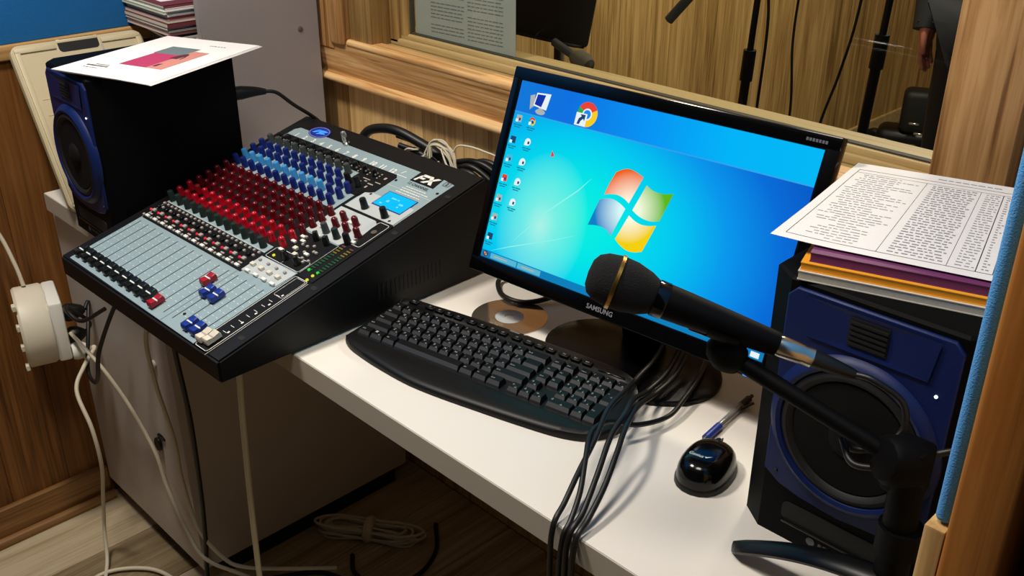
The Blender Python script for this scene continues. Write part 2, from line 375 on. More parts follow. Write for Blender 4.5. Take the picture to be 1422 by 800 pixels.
# studio beyond the window
XS = -1.66; YS = 4.7
fs = struct('floor_studio', box(XS-.1, 1.4, YW+.10, YS+.1, ZF-.06, ZF), 'carpet')
ws = struct('wall_studio_left', box(XS-.1, XS-.012, YW+.10, YS+.1, ZF-.06, ZC), 'dark')
yy = YW+.10
while yy < YS-.02:
    wd = min(.142, YS-yy); add('plank', bbox(XS-.012, XS, yy+.0003, yy+wd-.0003, ZF, ZC, .0008, 1), 'wood_studio', ws, sm=False); yy += wd
bs = struct('baseboard_studio', bbox(XS, XS+.016, YW+.10, YS, ZF, ZF+.07, .004), 'wood_sash_x')
w2 = struct('wall_studio_back', box(XS, 1.4, YS+.012, YS+.1, ZF-.06, ZC), 'dark')
xx = XS
while xx < 1.39:
    wd = min(.142, 1.4-xx); add('plank', bbox(xx+.0003, xx+wd-.0003, YS, YS+.012, ZF, ZC, .0008, 1), 'wood_studio', w2, sm=False); xx += wd

# ------------------------------------------------------------------ desk, cabinet, shelf, partition
t = thing('desk', 'long white laminate desk carrying the mixer, monitor and keyboard', 'desk', (-.58, .31, ZF))
add('worktop', bbox(-1.503, .335, .0015, .60, -.0375, 0, .0012, 2), 'desk', t)
add('edge_band', bbox(-1.503, .335, 0, .0016, -.037, -.0012, .0003, 1), 'edge', t, label='grey edge band along the front')
add('leg_panel', box(.319, .335, .032, .58, ZF, -.0375), 'cab', t)

t = thing('cabinet', 'grey pedestal cabinet under the left end of the desk', 'cabinet', (-1.315, .28, ZF))
add('carcass', bbox(-1.53, -1.085, .037, .565, ZF+.05, -.039, .001, 1), 'cab', t)
add('plinth', box(-1.52, -1.10, .075, .54, ZF, ZF+.05), 'dark', t)
d = add('door', bbox(-1.532, -1.083, .019, .0365, ZF+.052, -.041, .0012, 1), 'cab', t)
add('lock', xf(lathe([(.009, 0), (.009, .004), (.006, .006), (.002, .004)], 20), T(-1.148, .0185, -.260) @ RX(R(90))), 'nickel', d, label='round chrome lock')
add('keyhole_plate', xf(prism(ellipse(0, 0, .016, .006, 20), 0, .003, .001), T(-1.178, .0188, -.446) @ RX(R(90))), 'blk', d)
t = thing('key', 'black headed key hanging on the grey cabinet door', 'key', (-1.19, .017, -.485))
add('key_head', xf(prism(ellipse(0, 0, .0125, .0155, 24), 0, .006, .0015), T(-1.192, .0172, -.468) @ RX(R(90))), 'blk', t)
add('key_blade', bbox(-1.1885, -1.1845, .0125, .0145, -.505, -.478, .0005, 1), 'chrome', t, label='small metal key blade')

t = thing('shelf_unit', 'grey laminate shelf unit standing on the desk corner by window', 'shelf', (-1.43, .43, 0))
add('side_panel', bbox(-1.337, -1.320, .298, .572, 0, 1.1, .001, 1), 'shelf', t)
add('shelf_board', bbox(-1.545, -1.338, .30, .572, .276, .292, .001, 1), 'shelf', t)
add('side_panel', bbox(-1.548, -1.5455+.012, .30, .572, 0, .276, .001, 1), 'shelf', t)
add('screw_cap', xf(lathe([(.006, 0), (.006, .001), (.004, .002)], 16), T(-1.320, .525, .281) @ RY(R(90))), 'cap_grey', t, label='grey screw cap')

t = thing('partition', 'pine framed partition with blue fabric at the right edge', 'partition', (.385, .2, ZF))
add('post', bbox(.366, .402, -.12, -.055, ZF, 1.6, .004, 3), 'wood_pine', t)
add('fabric_panel', bbox(.3545, .366, -.113, .565, .322, 1.6, .005, 3), 'blue_fabric', t)
add('lower_panel', bbox(.352, .366, -.118, .565, ZF, .321, .002, 2), 'wood_pale', t)
add('core', box(.366, .400, -.055, .565, ZF, 1.6), 'wood_pine', t)
add('rear_board', bbox(.412, .45, -.10, .565, ZF, 1.6, .003, 2), 'wood_pine', t)

# ------------------------------------------------------------------ mixing desk
MT = Matrix.Translation((-1.0872, -.1295, 0)) @ RZ(.0194)
th = .2557; MW, MD = .4957, .5266; ZFR = .0381
PM = MT @ T(0, 0, ZFR) @ RX(th)                       # panel frame: x right, y up the slope, z out of it
mixer = thing('mixing_desk', 'black sloping audio mixing desk with coloured knobs and grey faceplate', 'mixer', MT @ Vector((MW/2, .25, 0)))
yb, zb = MD*math.cos(th), ZFR+MD*math.sin(th)
side = [(0, .003), (0, ZFR), (yb, zb), (yb+.012, zb-.012), (yb+.004, .003)]
v, f = prism(side, 0, MW); body = ([(q[2], q[0], q[1]) for q in v], f)
bm = bmesh.new(); vs = [bm.verts.new(p) for p in body[0]]
for q in body[1]: bm.faces.new([vs[i] for i in q])
bmesh.ops.bevel(bm, geom=bm.edges[:], offset=.003, segments=2, affect='EDGES'); body = frombm(bm)
add('body', body, 'blk_steel', mixer, T_=MT, ang=30)
add('rubber_foot', xf(lathe([(.01, 0), (.01, .004)], 16), T(.03, .16, 0)), 'rubber', mixer, T_=MT)
add('rubber_foot', xf(lathe([(.01, 0), (.01, .004)], 16), T(.46, .16, 0)), 'rubber', mixer, T_=MT)
add('rubber_foot', xf(lathe([(.01, 0), (.01, .004)], 16), T(.03, .47, 0)), 'rubber', mixer, T_=MT)
add('rubber_foot', xf(lathe([(.01, 0), (.01, .004)], 16), T(.46, .47, 0)), 'rubber', mixer, T_=MT)
P = lambda name, poly, h0, h1, m, **k: add(name, prism([(a/1000, b/1000) for a, b in poly], h0/1000, h1/1000), m, k.pop('parent', mixer), T_=PM, **k)
# printed plates, thickest layer first
fp = P('faceplate', [(24, 6), (427, 2.5), (427, 190), (424, 268), (462, 300), (466, 484), (437, 488), (441, 459), (382, 459), (381, 486), (100, 487), (34, 487), (26, 478), (26, 462)], 0, 1.0, 'grey_plate')
P('button_panel', [(27, 143), (304, 143), (331, 143), (331, 194), (27, 195)], 0, 1.5, 'blk_print')
P('gain_panel', [(27, 432), (28, 459.5), (349, 459.5), (356, 453), (356, 404), (349, 398), (341, 396), (339, 380), (303, 380), (303, 392), (280, 412), (280, 432)], 0, 1.5, 'blk_print')
P('equaliser_panel', [(27, 213), (331, 213), (331, 334), (27, 334)], 0, 1.4, 'blk_print')
P('section_divider', rect(331, 338, 143, 398), 0, 1.5, 'blk_print')
P('master_panel', [(335, 188), (430, 190), (430, 268), (338, 268)], 0, 1.6, 'blk_print')
P('meter_panel', [(427, 186), (468, 186), (466, 350), (462, 352), (430, 350), (427, 270)], 0, 1.6, 'blk_print')
P('monitor_panel', [(338, 271), (425, 270), (441, 300), (436, 341), (426, 346), (338, 346)], 1.0, 2.0, 'grey_plate2')
P('section_divider', [(336, 346.5), (462, 346), (462, 351), (336, 352)], 0, 1.8, 'blk_print')
P('effects_panel', [(341, 352), (462, 352), (462, 396), (459, 400), (356, 400), (341, 394)], 1.0, 1.7, 'grey_plate2')
P('subgroup_panel', [(335, 147), (424, 150), (427, 187), (335, 187)], 1.0, 2.0, 'grey_plate2')
P('master_strip', [(430, 2.5), (463, 2.5), (463, 184), (430, 184)], 0, 1.6, 'blk_print')
P('logo_panel', [(383, 460), (440, 460), (436, 486), (384, 486)], 0, 1.4, 'blk_print')
def outline(poly, wd):     # thin printed line along a polygon, as quads
    out = []; n = len(poly)
    for i in range(n):
        a, b = Vector(poly[i]), Vector(poly[(i+1) % n]); d = (b-a)
        if d.length < 1e-6: continue
        d.normalize(); q = Vector((-d.y, d.x))*wd/2
        out.append([tuple(a-d*wd/2-q), tuple(b+d*wd/2-q), tuple(b+d*wd/2+q), tuple(a-d*wd/2+q)])
    return out
mm = lambda ps: [[(a/1000, b/1000) for a, b in p] for p in ps]
lines = []
lines += outline(rrect(431, 462, 3, 183, 4, 3), 1.0) + outline(rrect(338, 426, 190.5, 216, 4, 3), .9) + outline(rrect(437, 461, 283, 347, 4, 3), .9)
lines += outline([(466, -2), (466, 180)], 1.0) + outline([(428.5, 192), (428.5, 268)], .9) + outline([(380, 191), (380, 205)], .7)
for k in range(10): lines.append(rect(443, 452, 16+k*13.5, 16.8+k*13.5))
for k in range(6): lines.append(rect(452, 455, 20+k*24, 24+k*24))
lines += outline(rrect(437, 459, 137, 181, 3, 3), .6)
add('printed_lines', flat(mm([[(a, b) for a, b in p] for p in lines])), 'white', mixer, sm=False, kind='stuff', T_=PM @ T(0, 0, .0019))
dk = []
dk += outline(rrect(24.5, 465, 196, 432, 2, 2), .5)
for i in range(16):
    sx = [37, 62.5, 87.5, 112.1, 137.2, 162.2, 188, 213, 238.3, 263.5, 291, 318, 344, 367.5, 390.6, 413.7][i]
    for j in range(9): dk.append(rect(sx+4, sx+8, 30+j*12.5, 30.8+j*12.5))
    for j in range(9): dk.append(rect(sx-9, sx-5, 30+j*12.5, 30.8+j*12.5))
add('fader_scale_marks', flat(mm(dk)), 'white', mixer, sm=False, kind='stuff', T_=PM @ T(0, 0, .0013))
fp_line = outline([(331, 4), (331, 143)], .7)
add('plate_joint', flat(mm(fp_line)), 'ink', mixer, sm=False, T_=PM @ T(0, 0, .0013))
# numbers, lettering, emblem
nx = [50, 76, 102.5, 127, 151, 176, 201, 226, 252, 278, 304, 331]
for i in range(12): add('channel_number', text(str(i+1), .0150, off=.0007), 'white', mixer, sm=False, T_=PM @ T(nx[i]/1000, .4655, .0013))
lt = [[(386, 462), (393, 462), (396, 468), (389, 468)]]
FX = [[(387.5, 463), (392.5, 463), (399.5, 483), (393, 479)], [(393, 477.5), (396, 483.5), (414, 483.5), (412, 478)], [(393, 470), (394.5, 474.5), (407, 474.5), (405, 470)],
      [(405, 463), (412.5, 463), (436, 484), (428, 484)], [(410, 484), (417.5, 484), (431, 463), (423, 463)]]
add('brand_letters', join(*[prism([(a/1000, b/1000) for a, b in p], .0014, .0022) for p in FX]), 'white', mixer, sm=False, T_=PM)
add('brand_digit', text('2', .010, off=.0004), 'ink_dark', mixer, sm=False, T_=PM @ T(.4535, .4795, .0015))
add('brand_digit_frame', flat(mm(outline(rrect(447, 460, 474, 485.5, 2, 3), 1.0))), 'ink_dark', mixer, sm=False, T_=PM @ T(0, 0, .0014))
add('panel_lettering', text('12 CHANNEL', .0088, off=.0002), 'ink_dark', mixer, sm=False, T_=PM @ T(.411, .452, .0013) @ RZ(-.02))
add('slash_mark', join(flat(mm([[(350, 467), (352.5, 467), (357, 476), (354.5, 476)], rect(347, 372, 460.5, 462)]))), 'white', mixer, sm=False, T_=PM @ T(0, 0, .0013))
tx = []
for j, (y, a, b) in enumerate([(442, 392, 440), (436, 388, 452), (430, 390, 440), (424, 386, 446)]):
    x = a
    while x < b: wd = random.uniform(3, 9); tx.append(rect(x, min(x+wd, b), y, y+1.8)); x += wd+1.2
add('faint_lettering', flat(mm(tx)), 'white', mixer, sm=False, kind='stuff', T_=PM @ T(0, 0, .0013))
M['logo_blue'] = mat('logo_blue', '#0c2f9a', .3); M['logo_lb'] = mat('logo_light_blue', '#3f9cff', .3, emit='#3f9cff', es=.3); M['logo_li'] = mat('logo_lilac', '#9a8cd8', .4)
em = P('emblem', [(87.5+27*math.cos(t), 492+17.5*math.sin(t)) for t in [2*math.pi*k/32 for k in range(32)]], 0, 1.6, 'logo_blue', label='oval blue maker emblem')
ring = []
for k in range(32):
    a, b = 2*math.pi*k/32, 2*math.pi*(k+1)/32
    ring.append([(87.5+25*math.cos(a), 492+16*math.sin(a)), (87.5+25*math.cos(b), 492+16*math.sin(b)), (87.5+23.6*math.cos(b), 492+14.8*math.sin(b)), (87.5+23.6*math.cos(a), 492+14.8*math.sin(a))])
add('emblem_ring', flat(mm(ring)), 'logo_li', em, sm=False, T_=PM @ T(0, 0, .0018))
zz = [[(70, 487), (77, 487), (90, 499), (82, 499)], [(73, 492), (88, 492), (98, 500), (80, 499)], [(84, 485), (89, 485), (100, 500), (92, 498)], [(88, 486), (106, 490), (102, 493), (93, 492)], [(96, 493), (108, 499), (98, 499)]]
add('emblem_sign', flat(mm(zz)), 'logo_lb', em, sm=False, T_=PM @ T(0, 0, .0019))
gm = []
for i in range(13):
    x0 = 34+25.7*i
    if i < 12: gm += [rect(x0+6, x0+9, 434+q*6, 436.5+q*6) for q in range(3)]
gm += [rect(300, 318, 424, 426), rect(303, 306, 408, 416), rect(322, 336, 415, 417.5), rect(326, 330, 404, 410), rect(338, 343, 438, 444), rect(310, 316, 418, 421), rect(332, 346, 424, 426)]
add('gain_lettering', flat(mm(gm)), 'b_tan', mixer, sm=False, kind='stuff', T_=PM @ T(0, 0, .0017))
# display
P('display_frame', rect(379, 450, 377, 418), 1.5, 2.2, 'k_blue'); P('display', rect(381, 448.5, 379, 416.5), 1.8, 2.6, 'lcd', label='lit cyan display')
dtx = [rect(400, 412, 403, 406), rect(415, 419, 403, 406), rect(398, 404, 392, 397), rect(426, 436, 395, 399), rect(428, 432, 388, 391), rect(390, 396, 384, 387)]
add('display_text', flat(mm(dtx)), 'lcd_txt', mixer, sm=False, kind='stuff', T_=PM @ T(0, 0, .0027))
# knobs
def knob(r0, r1, h): return lathe([(r0, 0), (r0, .0015), (r0*.93, .003), (r1, h*.9), (r1*.85, h*.98), (r1*.4, h), (0, h)], 14)
KM = {c: protomesh('knob', knob(.0064, .0053, .0195), c, ang=50) for c in ('k_grey', 'k_black', 'k_green', 'k_blue', 'k_lblue')}
for c in ('k_dred', 'k_red'): KM[c] = protomesh('knob', lathe([(.0064, 0), (.0064, .002), (.0056, .003), (.0055, .0135)] + [(.0055*math.cos(R(a)), .0135+.0050*math.sin(R(a))) for a in (15, 30, 45, 60, 75, 90)], 14), c, ang=60)
gain = protomesh('gain_knob', join(lathe([(.0066, 0), (.0062, .003), (.0040, .005), (.0038, .012), (0, .013)], 14), box(-.0008, .0008, -.0064, .0064, .003, .0118)), 'k_black')
ptr = protomesh('pointer_knob', join(lathe([(.0060, 0), (.0052, .005), (.0034, .016), (0, .017)], 14), box(-.001, .001, -.0055, .0055, .003, .015)), 'k_black')
big = protomesh('effects_knob', knob(.0068, .0056, .019), 'k_black')
sk = protomesh('knob_pointer', flat([rect(-.0005, .0005, .0006, .0040)]), 'white', sm=False)
def kn(me, x, y, name='knob', sp=True, a=None):
    a = random.uniform(-.5, .5) if a is None else a
    o = place(name, me, mixer, PM @ T(x/1000, y/1000, .0014) @ RZ(a)); return o
cx = [31.5+25.7*i for i in range(13)]
for i in range(12):
    kn(KM['k_green'], cx[i], 204.5)
    kn(KM['k_blue'], cx[i], 343); 
    kn(KM['k_lblue'] if i < 10 else KM['k_blue'], cx[i], 363)
    kn(KM['k_blue'], cx[i], 383 if i < 11 else 382)
    kn(KM['k_blue'] if i < 10 else KM['k_black'], cx[i], 402.5)
    if i < 10: kn(KM['k_grey'], cx[i], 422)
    kn(gain, cx[i], 441, 'gain_knob')
for i in range(13):
    for j, y in enumerate((223, 243.5, 263, 283, 302, 321.5)): kn(KM['k_red'] if j < 2 else KM['k_dred'], cx[i]+(4 if i == 12 else 0), y)
for c, x, y in [('k_dred', 378, 321.5), ('k_dred', 408, 321.5), ('k_dred', 380, 302.5), ('k_dred', 407.5, 302.5), ('k_dred', 435.5, 302.5), ('k_grey', 378.5, 283), ('k_green', 407.5, 282), ('k_black', 435.5, 282)]: kn(KM[c], x, y)
for x, y in [(381, 262), (407, 262), (378, 202), (408, 203)]: kn(ptr, x, y, 'pointer_knob')
for x, y in [(379.6, 363), (432, 361.5)]: kn(big, x, y, 'effects_knob')
# lamp socket and jacks
ls = add('lamp_socket', join(xf(lathe([(.007, 0), (.007, .004), (.005, .006), (.005, .016), (.003, .017)], 16), T(0, 0, 0))), 'chrome', mixer, T_=PM @ T(.176, .487, .001), label='small metal lamp socket')
add('lamp_bulb', lathe([(.0045, .015), (.005, .020), (.004, .026), (0, .028)], 14), 'clear', ls, T_=PM @ T(.176, .487, .001))
for x, y in [(444, 290), (452, 322)]: P('headphone_jack', ellipse(x, y, 5, 5, 16), 1.5, 4, 'chrome')
# faders
slot = [37, 62.5, 87.5, 112.1, 137.2, 162.2, 188, 213, 238.3, 263.5, 291, 318, 344, 367.5, 390.6, 413.7]
fs_me = protomesh('fader_slot', box(-.0007, .0007, .017, .1355, .0008, .0013), 'blk', sm=False)
for x in slot: place('fader_slot', fs_me, mixer, PM @ T(x/1000, 0, 0))
def capm():
    prof = [(-.0125, 0), (-.0125, .006), (-.0105, .0105), (-.004, .0085), (0, .0068), (.004, .0085), (.0105, .0105), (.0125, .006), (.0125, 0)]
    v, f = prism(prof, -.0065, .0065); bm = bmesh.new(); vs = [bm.verts.new((q[2], q[0], q[1])) for q in v]
    for q in f: bm.faces.new([vs[i] for i in q])
    bmesh.ops.bevel(bm, geom=bm.edges[:], offset=.0008, segments=1, affect='EDGES'); return frombm(bm)
caps = {c: protomesh('fader_cap', capm(), c, ang=30) for c in ('k_black', 'f_red', 'f_blue', 'ivory')}
capl = protomesh('cap_line', box(-.0066, .0066, -.0011, .0011, .006, .0078), 'white', sm=False)
capd = protomesh('cap_line', box(-.0066, .0066, -.0011, .0011, .006, .0078), 'b_tan', sm=False)
def cap(c, x, y):
    m = PM @ T(x/1000, y/1000, .0035); o = place('fader_cap', caps[c], mixer, m)
    q = bpy.data.objects.new('cap_line', capl if c != 'ivory' else capd); C.objects.link(q); q.parent = o
for i in range(10): cap('k_black', slot[i], 25.5)
cap('f_red', 291, 22); cap('f_red', 318, 99.5); cap('f_blue', 344.5, 82); cap('f_blue', 368, 82); cap('f_blue', 391, 22.5); cap('f_blue', 413, 22.5); cap('ivory', 436, 19.5); cap('ivory', 450.5, 22)
# buttons
def btn(w_, d_, h_): return bbox(-w_/2, w_/2, -d_/2, d_/2, 0, h_, .0006, 1)
B = {'s': protomesh('push_button', btn(.0045, .0045, .004), 'b_tan'), 'w': protomesh('push_button', btn(.010, .0055, .004), 'white'), 't': protomesh('mute_button', btn(.008, .0065, .004), 'b_tan'),
     'k': protomesh('push_button', btn(.007, .006, .005), 'k_black'), 'bar': protomesh('channel_label', box(-.005, .005, -.0015, .0015, 0, .0006), 'b_tan'), 'r': protomesh('clip_light', lathe([(.0026, 0), (.0026, .0015), (.0012, .0032), (0, .0034)], 10), 'led_red'),
     'g': protomesh('push_button', btn(.009, .007, .005), 'ivory')}
def bt(k, x, y, name, h=.0014): place(name, B[k], mixer, PM @ T(x/1000, y/1000, h))
for i in range(12):
    x = cx[i]
    bt('s', x-2, 188.5, 'push_button'); bt('s', x+11, 188.5, 'push_button'); bt('s', x+9, 179, 'push_button'); bt('k', x-2, 177, 'push_button')
    bt('t', x+1, 166, 'mute_button'); bt('r', x-10, 165, 'clip_light'); bt('bar', x+2, 157.5, 'channel_label'); bt('w', x+6, 149.5, 'push_button'); bt('s', x-5, 148.5, 'push_button')
for j, y in enumerate((149.5, 164.5, 178)):
    for x in (350, 372.5, 394.5, 416.5): bt('w' if j == 0 else ('g' if j == 1 else 's'), x-(6 if j else 0), y, 'push_button', .002)
for x, y, k in [(352, 213, 'w'), (372, 227, 'g'), (352, 238, 'w'), (366, 246, 'w'), (374, 240, 's'), (386, 240, 's'), (385, 216, 'g'), (394, 228, 's'), (402, 226, 'w'), (408, 236, 's'), (414, 236, 's'), (396, 246, 's'), (356, 254, 'w'), (362, 256, 's'),
                (378, 268, 'w'), (362, 288, 'w'), (396, 320, 'w'), (420, 216, 's'), (414, 210, 's'), (404, 216, 's'), (444, 286, 'w')]: bt(k, x, y, 'push_button', .0018)
ml = protomesh('meter_segment', btn(.009, .003, .0015), 'led_green'); my_ = protomesh('meter_segment', btn(.009, .003, .0015), 'led_yel'); mr = protomesh('meter_segment', btn(.009, .003, .0015), 'maroon')
for k in range(12):
    for x in (437.5, 456.5): place('meter_segment', ml if k < 8 else (my_ if k < 11 else mr), mixer, PM @ T((x)/1000, (206+k*6)/1000, .0016))
for x, y, c in [(437, 204, 'led_green_on'), (456.7, 206, 'led_green_on'), (455.5, 197, 'led_yel_on'), (456, 186, 'led_yel_on'), (352, 198, 'led_yel_on')]:
    P('indicator_light', ellipse(x, y, 2.4, 2.4, 10), 1.6, 3.4, c)
for x, y in [(331+22, 33), (355, 396), (459, 452), (361, 447), (448, 357)]: P('screw', ellipse(x, y, 2.6, 2.6, 10), .8, 1.9, 'blk_steel')
# rack slots in the black margin, side vents
for y in (50, 180, 340, 455): P('rack_slot', rrect(474, 486, y-4, y+4, 3.5, 4), -.5, .4, 'dark')
vent = protomesh('vent_slit', box(-.0004, .0006, -.0018, .0018, -.013, .013), 'dark', sm=False)
for k in range(16): place('vent_slit', vent, mixer, MT @ T(MW, .28+k*.0085, .045))

# ------------------------------------------------------------------ monitor
SMx = Matrix(((.9975, -.0248, .0663, -.4916), (.0708, .3497, -.9342, .2767), (0, .9365, .3506, .1051), (0, 0, 0, 1)))   # screen frame: x right, y up, z towards viewer, origin at lower left
mon = thing('monitor', 'black widescreen monitor showing a blue desktop on the white desk', 'monitor', (-.243, .345, 0))
SWm, SHm = .4756, .2675
def frame(x0, x1, y0, y1, a0, a1, b0, b1, z0, z1):
    return join(box(x0, x1, y0, b0, z0, z1), box(x0, x1, b1, y1, z0, z1), box(x0, a0, b0, b1, z0, z1), box(a1, x1, b0, b1, z0, z1))
add('bezel', join(bbox(-.0165, .4945, -.024, 0, -.014, .003, .002), bbox(-.0165, .4945, SHm, .286, -.014, .003, .002), bbox(-.0165, 0, -.005, SHm+.005, -.014, .003, .002), bbox(SWm, .4945, -.005, SHm+.005, -.014, .003, .002)), 'blk_gloss', mon, T_=SMx)
add('back_housing', join(bbox(-.012, .490, -.020, .282, -.026, -.010, .005), bbox(.05, .43, .01, .24, -.045, -.022, .012)), 'blk', mon, T_=SMx)
# wallpaper: emission driven by the panel's own coordinates
sm_ = bpy.data.materials.new('desktop_wallpaper'); sm_.use_nodes = True; nt = sm_.node_tree; nt.nodes.clear(); Lk = nt.links.new
tc = nt.nodes.new('ShaderNodeUVMap'); tc.uv_map = 'uv'
sp = nt.nodes.new('ShaderNodeSeparateXYZ'); Lk(tc.outputs[0], sp.inputs[0])
def dist(cx_, cy_, rx, ry):
    def s(o, c_, r_):
        a = nt.nodes.new('ShaderNodeMath'); a.operation = 'SUBTRACT'; Lk(o, a.inputs[0]); a.inputs[1].default_value = c_
        b = nt.nodes.new('ShaderNodeMath'); b.operation = 'DIVIDE'; Lk(a.outputs[0], b.inputs[0]); b.inputs[1].default_value = r_
        c2 = nt.nodes.new('ShaderNodeMath'); c2.operation = 'POWER'; Lk(b.outputs[0], c2.inputs[0]); c2.inputs[1].default_value = 2; 
        ab = nt.nodes.new('ShaderNodeMath'); ab.operation = 'ABSOLUTE'; Lk(b.outputs[0], ab.inputs[0]); Lk(ab.outputs[0], c2.inputs[0]); return c2.outputs[0]
    a = nt.nodes.new('ShaderNodeMath'); a.operation = 'ADD'; Lk(s(sp.outputs[0], cx_, rx), a.inputs[0]); Lk(s(sp.outputs[1], cy_, ry), a.inputs[1])
    q = nt.nodes.new('ShaderNodeMath'); q.operation = 'SQRT'; Lk(a.outputs[0], q.inputs[0]); return q.outputs[0]
def ramp(src, stops):
    cr = nt.nodes.new('ShaderNodeValToRGB'); e = cr.color_ramp.elements; e[0].position, e[0].color = stops[0][0], lin(stops[0][1]); e[1].position, e[1].color = stops[-1][0], lin(stops[-1][1])
    for p, c_ in stops[1:-1]: e.new(p).color = lin(c_)
    Lk(src, cr.inputs[0]); return cr.outputs[0]
base = ramp(dist(.30, .36, .80, .95), [(0, '#10f0dc'), (.2, '#06e8e6'), (.45, '#04c8f0'), (.65, '#0a98ec'), (.85, '#0a6cd8'), (1, '#0a5ac6')])
glow = ramp(dist(.20, .27, .17, .40), [(0, '#ffffff'), (.35, '#b0b0b0'), (1, '#000000')])
mxn = nt.nodes.new('ShaderNodeMix'); mxn.data_type = 'RGBA'; mg = nt.nodes.new('ShaderNodeMath'); mg.operation = 'MULTIPLY'; mg.inputs[1].default_value = .84
sr = nt.nodes.new('ShaderNodeSeparateColor'); Lk(glow, sr.inputs[0]); Lk(sr.outputs[0], mg.inputs[0]); Lk(mg.outputs[0], mxn.inputs['Factor']); Lk(base, mxn.inputs['A']); mxn.inputs['B'].default_value = lin('#b8f4e8')
mag = ramp(sp.outputs[0], [(0, '#1478d8'), (.2, '#1070e0'), (.5, '#0896f4'), (.75, '#04b4f8'), (1, '#06b8f6')])
cmpn = nt.nodes.new('ShaderNodeMath'); cmpn.operation = 'GREATER_THAN'; cmpn.inputs[1].default_value = .832; Lk(sp.outputs[1], cmpn.inputs[0])
mx2 = nt.nodes.new('ShaderNodeMix'); mx2.data_type = 'RGBA'; Lk(cmpn.outputs[0], mx2.inputs['Factor']); Lk(mxn.outputs['Result'], mx2.inputs['A']); Lk(mag, mx2.inputs['B'])
em_ = nt.nodes.new('ShaderNodeEmission'); Lk(mx2.outputs['Result'], em_.inputs[0]); em_.inputs[1].default_value = 1.0
om = nt.nodes.new('ShaderNodeOutputMaterial'); Lk(em_.outputs[0], om.inputs[0])
scr = add('screen', flat([rect(0, SWm, 0, SHm)]), sm_, mon, sm=False, T_=SMx @ T(0, 0, .0005), label='lit desktop screen')
uv = scr.data.uv_layers.new(name='uv')
for i, q in enumerate([(0, 0), (1, 0), (1, 1), (0, 1)]): pass
for lp_ in scr.data.loops:
    p = SMx.inverted() @ (scr.data.vertices[lp_.vertex_index].co+WL[mon.name]); uv.data[lp_.index].uv = (p.x/SWm, p.y/SHm)
def scrp(name, polys, m, z=.0007, **k): return add(name, flat(mm(polys)), m, scr, sm=False, T_=SMx @ T(0, 0, z), **k)
M['s_line'] = emis('screen_line', '#3a9ee8', 1.); M['s_task'] = emis('taskbar', '#1186c6', .9); M['s_task2'] = emis('taskbar_button', '#5cc0dc', .9); M['s_white'] = emis('icon_white', '#e8f2fa', 1.); M['s_grey'] = emis('icon_grey', '#b8bcb8', .9)
M['s_dkblue'] = emis('icon_dark_blue', '#1434a8', 1.); M['s_red'] = emis('icon_red', '#e84438', 1.); M['s_green'] = emis('icon_green', '#2ea84c', 1.); M['s_yel'] = emis('icon_yellow', '#f8cc20', 1.); M['s_blue'] = emis('icon_blue', '#1a8ce8', 1.); M['s_teal'] = emis('icon_label', '#1a86a8', .9); M['s_navy'] = emis('icon_navy', '#1c4870', 1.)
M['s_beam'] = emis('wallpaper_ray', '#8ef4ec', 1.)
scrp('toolbar_edge', [rect(0, 475.6, 221.6, 223.0)], 's_line')
scrp('taskbar', [rect(0, 475.6, 0, 11)], 's_task'); scrp('taskbar_button', [rect(19, 70, 1.5, 9.5)], 's_task2', .0009); scrp('taskbar_button', [rect(72, 116, 1.5, 9.5)], 's_task2', .0009)
scrp('taskbar_text', [rect(26, 52, 4.5, 6.5), rect(80, 104, 4.5, 6.5)], 's_grey', .001); scrp('tray_icon', [rect(436, 439, 3, 7), rect(441, 445, 3, 6), rect(447, 450, 3, 7), rect(458, 470, 2, 9)], 's_white', .001)
scrp('start_button', [[(8.5+5*math.cos(R(a)), 5.6+4.6*math.sin(R(a))) for a in range(0, 360, 24)]], 's_navy', .0009); scrp('start_flag', [rect(6, 8, 5.8, 8), rect(9, 11, 3.2, 5.4)], 's_yel', .001); scrp('start_flag', [rect(6, 8, 3.2, 5.4), rect(9, 11, 5.8, 8)], 's_red', .001)
scrp('light_ray', [[(15, 11.5), (52, 27.6), (126, 58.5), (164, 77), (126, 59.8), (52, 29.2)], [(48, 30), (100, 92), (146, 136.5), (163, 159), (145, 137.8), (98, 93.4)]], 's_beam', .0008)
# the four-pane flag
def flagmat(name, inner, outer, r):
    m = bpy.data.materials.new(name); m.use_nodes = True; n2 = m.node_tree; n2.nodes.clear()
    u = n2.nodes.new('ShaderNodeUVMap'); u.uv_map = 'uv'; vl = n2.nodes.new('ShaderNodeVectorMath'); vl.operation = 'LENGTH'; n2.links.new(u.outputs[0], vl.inputs[0])
    cr = n2.nodes.new('ShaderNodeValToRGB'); e = cr.color_ramp.elements; e[0].color = lin(inner); e[0].position = .25; e[1].color = lin(outer); e[1].position = .9
    n2.links.new(vl.outputs['Value'], cr.inputs[0]); en = n2.nodes.new('ShaderNodeEmission'); n2.links.new(cr.outputs[0], en.inputs[0]); on = n2.nodes.new('ShaderNodeOutputMaterial'); n2.links.new(en.outputs[0], on.inputs[0]); return m
def curve2(pts, closed_tags):   # polygon from segments; each is a list of points, smoothed
    out = []
    for seg in pts: out += [(p.x, p.y) for p in smooth([(a, b, 0) for a, b in seg], 6)][:-1]
    return out
